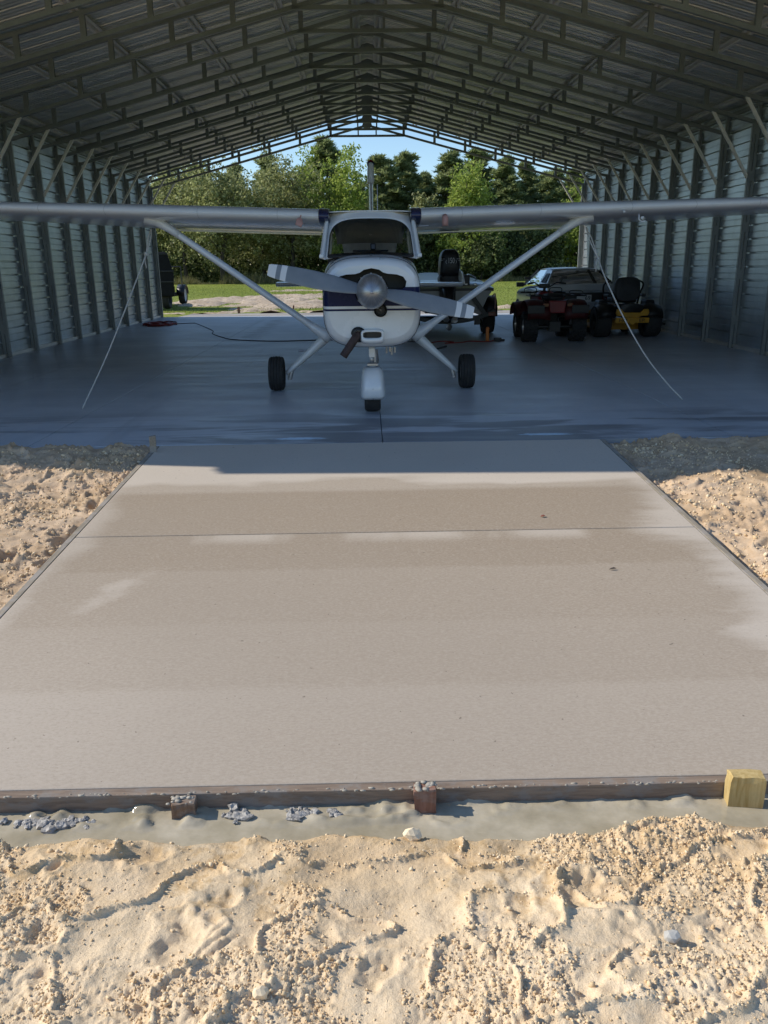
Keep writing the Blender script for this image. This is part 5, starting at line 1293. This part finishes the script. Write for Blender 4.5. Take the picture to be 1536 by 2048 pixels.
pine(1.7, 86, 11.2, 2, 2.2, 'pine directly right of the tail beacon against the sky', None, 1.3)
pine(4.1, 88, 11.6, 3, .9, 'pine with pointed double top in the dip of the skyline', None, 1.3)
pine(8.4, 87, 11.6, 0, 2.9, 'pine standing behind the yellow-green tree, on its left side', None, 1.25)
pine(11.4, 89, 12.0, 1, 4.1, 'broad pine peeking above the yellow-green tree', None, 1.25)
PL = {0: 'low pine in the skyline gap between the tail fin and the yellow-green tree', 1: 'pine just right of the yellow-green tree, touching the roof edge', 2: 'pine under the right slope of the roof, second from the yellow-green tree',
      3: 'pine above the silver car, under the right roof slope', 4: 'rightmost visible pine beside the braces of the right wall', 6: 'pine directly behind the slim gap left of the olive trees', 7: 'pine rising behind the second trunk from the left', 8: 'pine behind the far left olive tree',
      9: 'pine between two olive broadleaf trees left of the cabin', 10: 'pine hidden behind the tail fin', 22: 'shorter pine low behind the dark bush right of the yellow-green tree', 23: 'shortest pine beside the dark bushes right of centre', 24: 'short pine behind the brighter leafy tree by the right wall'}
for i, (x, y, h, k, w) in enumerate(((6.2, 91, 10.2, 2, 1), (13.9, 86, 11.0, 3, 1.1), (16.4, 89, 10.8, 2, 1), (18.8, 87, 10.0, 0, 1.2), (21.4, 90, 10.4, 1, 1.1), (24, 88, 10.6, 3, 1.2), (-13.5, 92, 11.2, 3, 1), (-17.2, 91, 11.0, 2, 1.1), (-20.8, 92, 10.6, 0, 1.2),
                                      (-7, 94, 10.5, 3, 1.1), (-.6, 93, 9.5, 1, 1.1), (3.0, 95, 9.6, 0, 1.3), (9.8, 95, 11.4, 3, 1.2), (15, 96, 10.6, 1, 1.2), (19.8, 96, 10.6, 2, 1.2), (27, 95, 11, 0, 1.2), (-15, 98, 11, 1, 1.2), (-22, 98, 11, 3, 1.2), (23.5, 97, 11.2, 2, 1.2), (12.6, 97, 11.0, 0, 1.2), (6.5, 98, 10.4, 1, 1.3), (-10.5, 99, 11, 2, 1.2), (17.2, 93, 9.0, 0, 1.3), (14.8, 90, 8.2, 2, 1.3), (20.6, 91, 8.8, 3, 1.3))):
    pine(x, y, h, k, i*1.3, PL.get(i, 'dark pine in the row behind the lawn'), G_P, w)

O_, B_, D_ = 'leaf_oak', 'leaf_bright', 'leaf_dark'
broadleaf((-16.7, 79.5, -.05), 10.4, 4.3, 2.5, 21, O_, 'spreading olive broadleaf tree at the far left, its thin trunk beside the black vehicle', 300, 54, .12, r0=.17, shape=.5)
broadleaf((-12.9, 77, -.05), 10.2, 4.2, 2.5, 22, O_, 'spreading olive broadleaf tree with the second trunk from the left', 300, 54, .12, r0=.19, shape=.5)
broadleaf((-6.9, 80, -.05), 10.3, 3.9, 1.2, 23, O_, 'rounded yellowish-olive broadleaf tree left of the windshield', 280, 54, .12, r0=.2, shape=.5)
broadleaf((-9.9, 83, -.05), 9.6, 3.4, .8, 24, O_, 'olive broadleaf tree filling the gap behind two others on the left', 220, 50, .12, r0=.18, shape=.5)
broadleaf((-2.0, 79, -.05), 11.9, 2.3, .6, 25, B_, 'slim tall bright green tree just left of the tail fin', 210, 50, .115, r0=.15, shape=.75)
broadleaf((-5.7, 87, -.05), 11.6, 2.0, 5.0, 26, B_, 'bright green treetop rising behind the olive trees', 120, 46, .13, r0=.16)
broadleaf((9.2, 78, -.05), 9.3, 2.6, .4, 27, B_, 'bright yellow-green rounded tree right of the cabin', 260, 54, .125, r0=.16, shape=.8)
broadleaf((5.3, 82, -.05), 8.3, 1.5, .3, 28, O_, 'small olive tree between the tail fin and the yellow-green tree', 90, 46, .12, r0=.1)
broadleaf((1.6, 81, -.05), 6.6, 2.2, .2, 29, D_, 'dark low tree behind the cabin roof', 130, 46, .13, r0=.12)
for i, (x, y, h, w, m, lab) in enumerate(((5.6, 80, 6.0, 2.3, D_, 'dark leafy bush just behind the outboard motor'), (10.2, 76.5, 4.2, 2.4, D_, 'dark leafy bush below the yellow-green tree'), (13.0, 80, 6.3, 2.4, D_, 'dark bush right of the yellow-green tree'),
                                          (16.2, 79, 5.6, 2.6, D_, 'dark bush above the silver car roof'), (19.4, 80, 7.4, 2.3, B_, 'brighter leafy tree beside the right wall opening'), (22.6, 79, 6.2, 2.6, D_, 'dark bush mostly hidden by the right wall'),
                                          (-19.9, 82, 9.4, 3.0, D_, 'dark tree at the left wall opening'), (-3.6, 83, 5.6, 2.5, D_, 'dark bush under the slim bright tree'))):
    broadleaf((x, y, -.05), h, w, .1, 60+i, m, lab, 150, 46, .125, 'bush' if h < 7 else 'tree', .09, .5, None, 'bush' if h < 7 else 'broadleaf_tree')

g = np.random.default_rng(5)
# unbroken dark undergrowth in the wood behind the trees
n = 26000; C = np.stack([g.uniform(-45, 45, n), g.uniform(84, 104, n), g.uniform(0, 1, n)**1.5*7.0], 1)
C[:, 2] *= .55+.45*(.5+vnoise(C[:, 0]/2.5, C[:, 1]/2.5, 3))
C, A, B = leaf_cloud(C, g, 3, .3, .25)
o = link('undergrowth', quads_mesh('undergrowth', C, A, B, 'leaf_dark')); o['kind'] = 'stuff'
# tall dry grass at the wood's edge and short lawn blades
def blades(name, X, Y, H, wid, mat, lean=.3):
    n = len(X); base = np.stack([X, Y, np.full(n, -.055)], 1); a = g.uniform(0, 6.28, n)
    tip = np.stack([np.cos(a)*lean*H, np.sin(a)*lean*H, H], 1)
    side = np.stack([-np.sin(a+1), np.cos(a+1), np.zeros(n)], 1)*wid[:, None]
    me = bpy.data.meshes.new(name); V = np.stack([base-side, base+side, base+tip], 1).reshape(-1, 3)
    raw_mesh(me, V, np.arange(len(V)).reshape(-1, 3)); me.materials.append(M[mat]); me.update()
    o = link(name, me); o['kind'] = 'stuff'; return o
n = 22000; X = g.uniform(-32, 34, n); Y = np.where(X < 0, 75.0, 74.0)+g.gamma(2.0, .9, n)*(1+.2*np.sin(X))
k = (.55+vnoise(X/2, Y/2, 7)*1.3); H = np.clip(g.uniform(.4, 1.35, n)*k*np.where(X < 0, 1.0, .85), .15, 1.5)
blades('tall_grass', X, Y, H, g.uniform(.012, .03, n), 'tallgrass')
n = 46000; Y = 29.4+(g.random(n)**1.35)*46; X = g.uniform(-.34, .36, n)*Y*1.05
m = ~((np.abs(X) < 9) & (Y < 30.2))
blades('grass', X[m], Y[m], g.uniform(.04, .10, m.sum()), g.uniform(.006, .013, m.sum()), 'grassblade', .6)
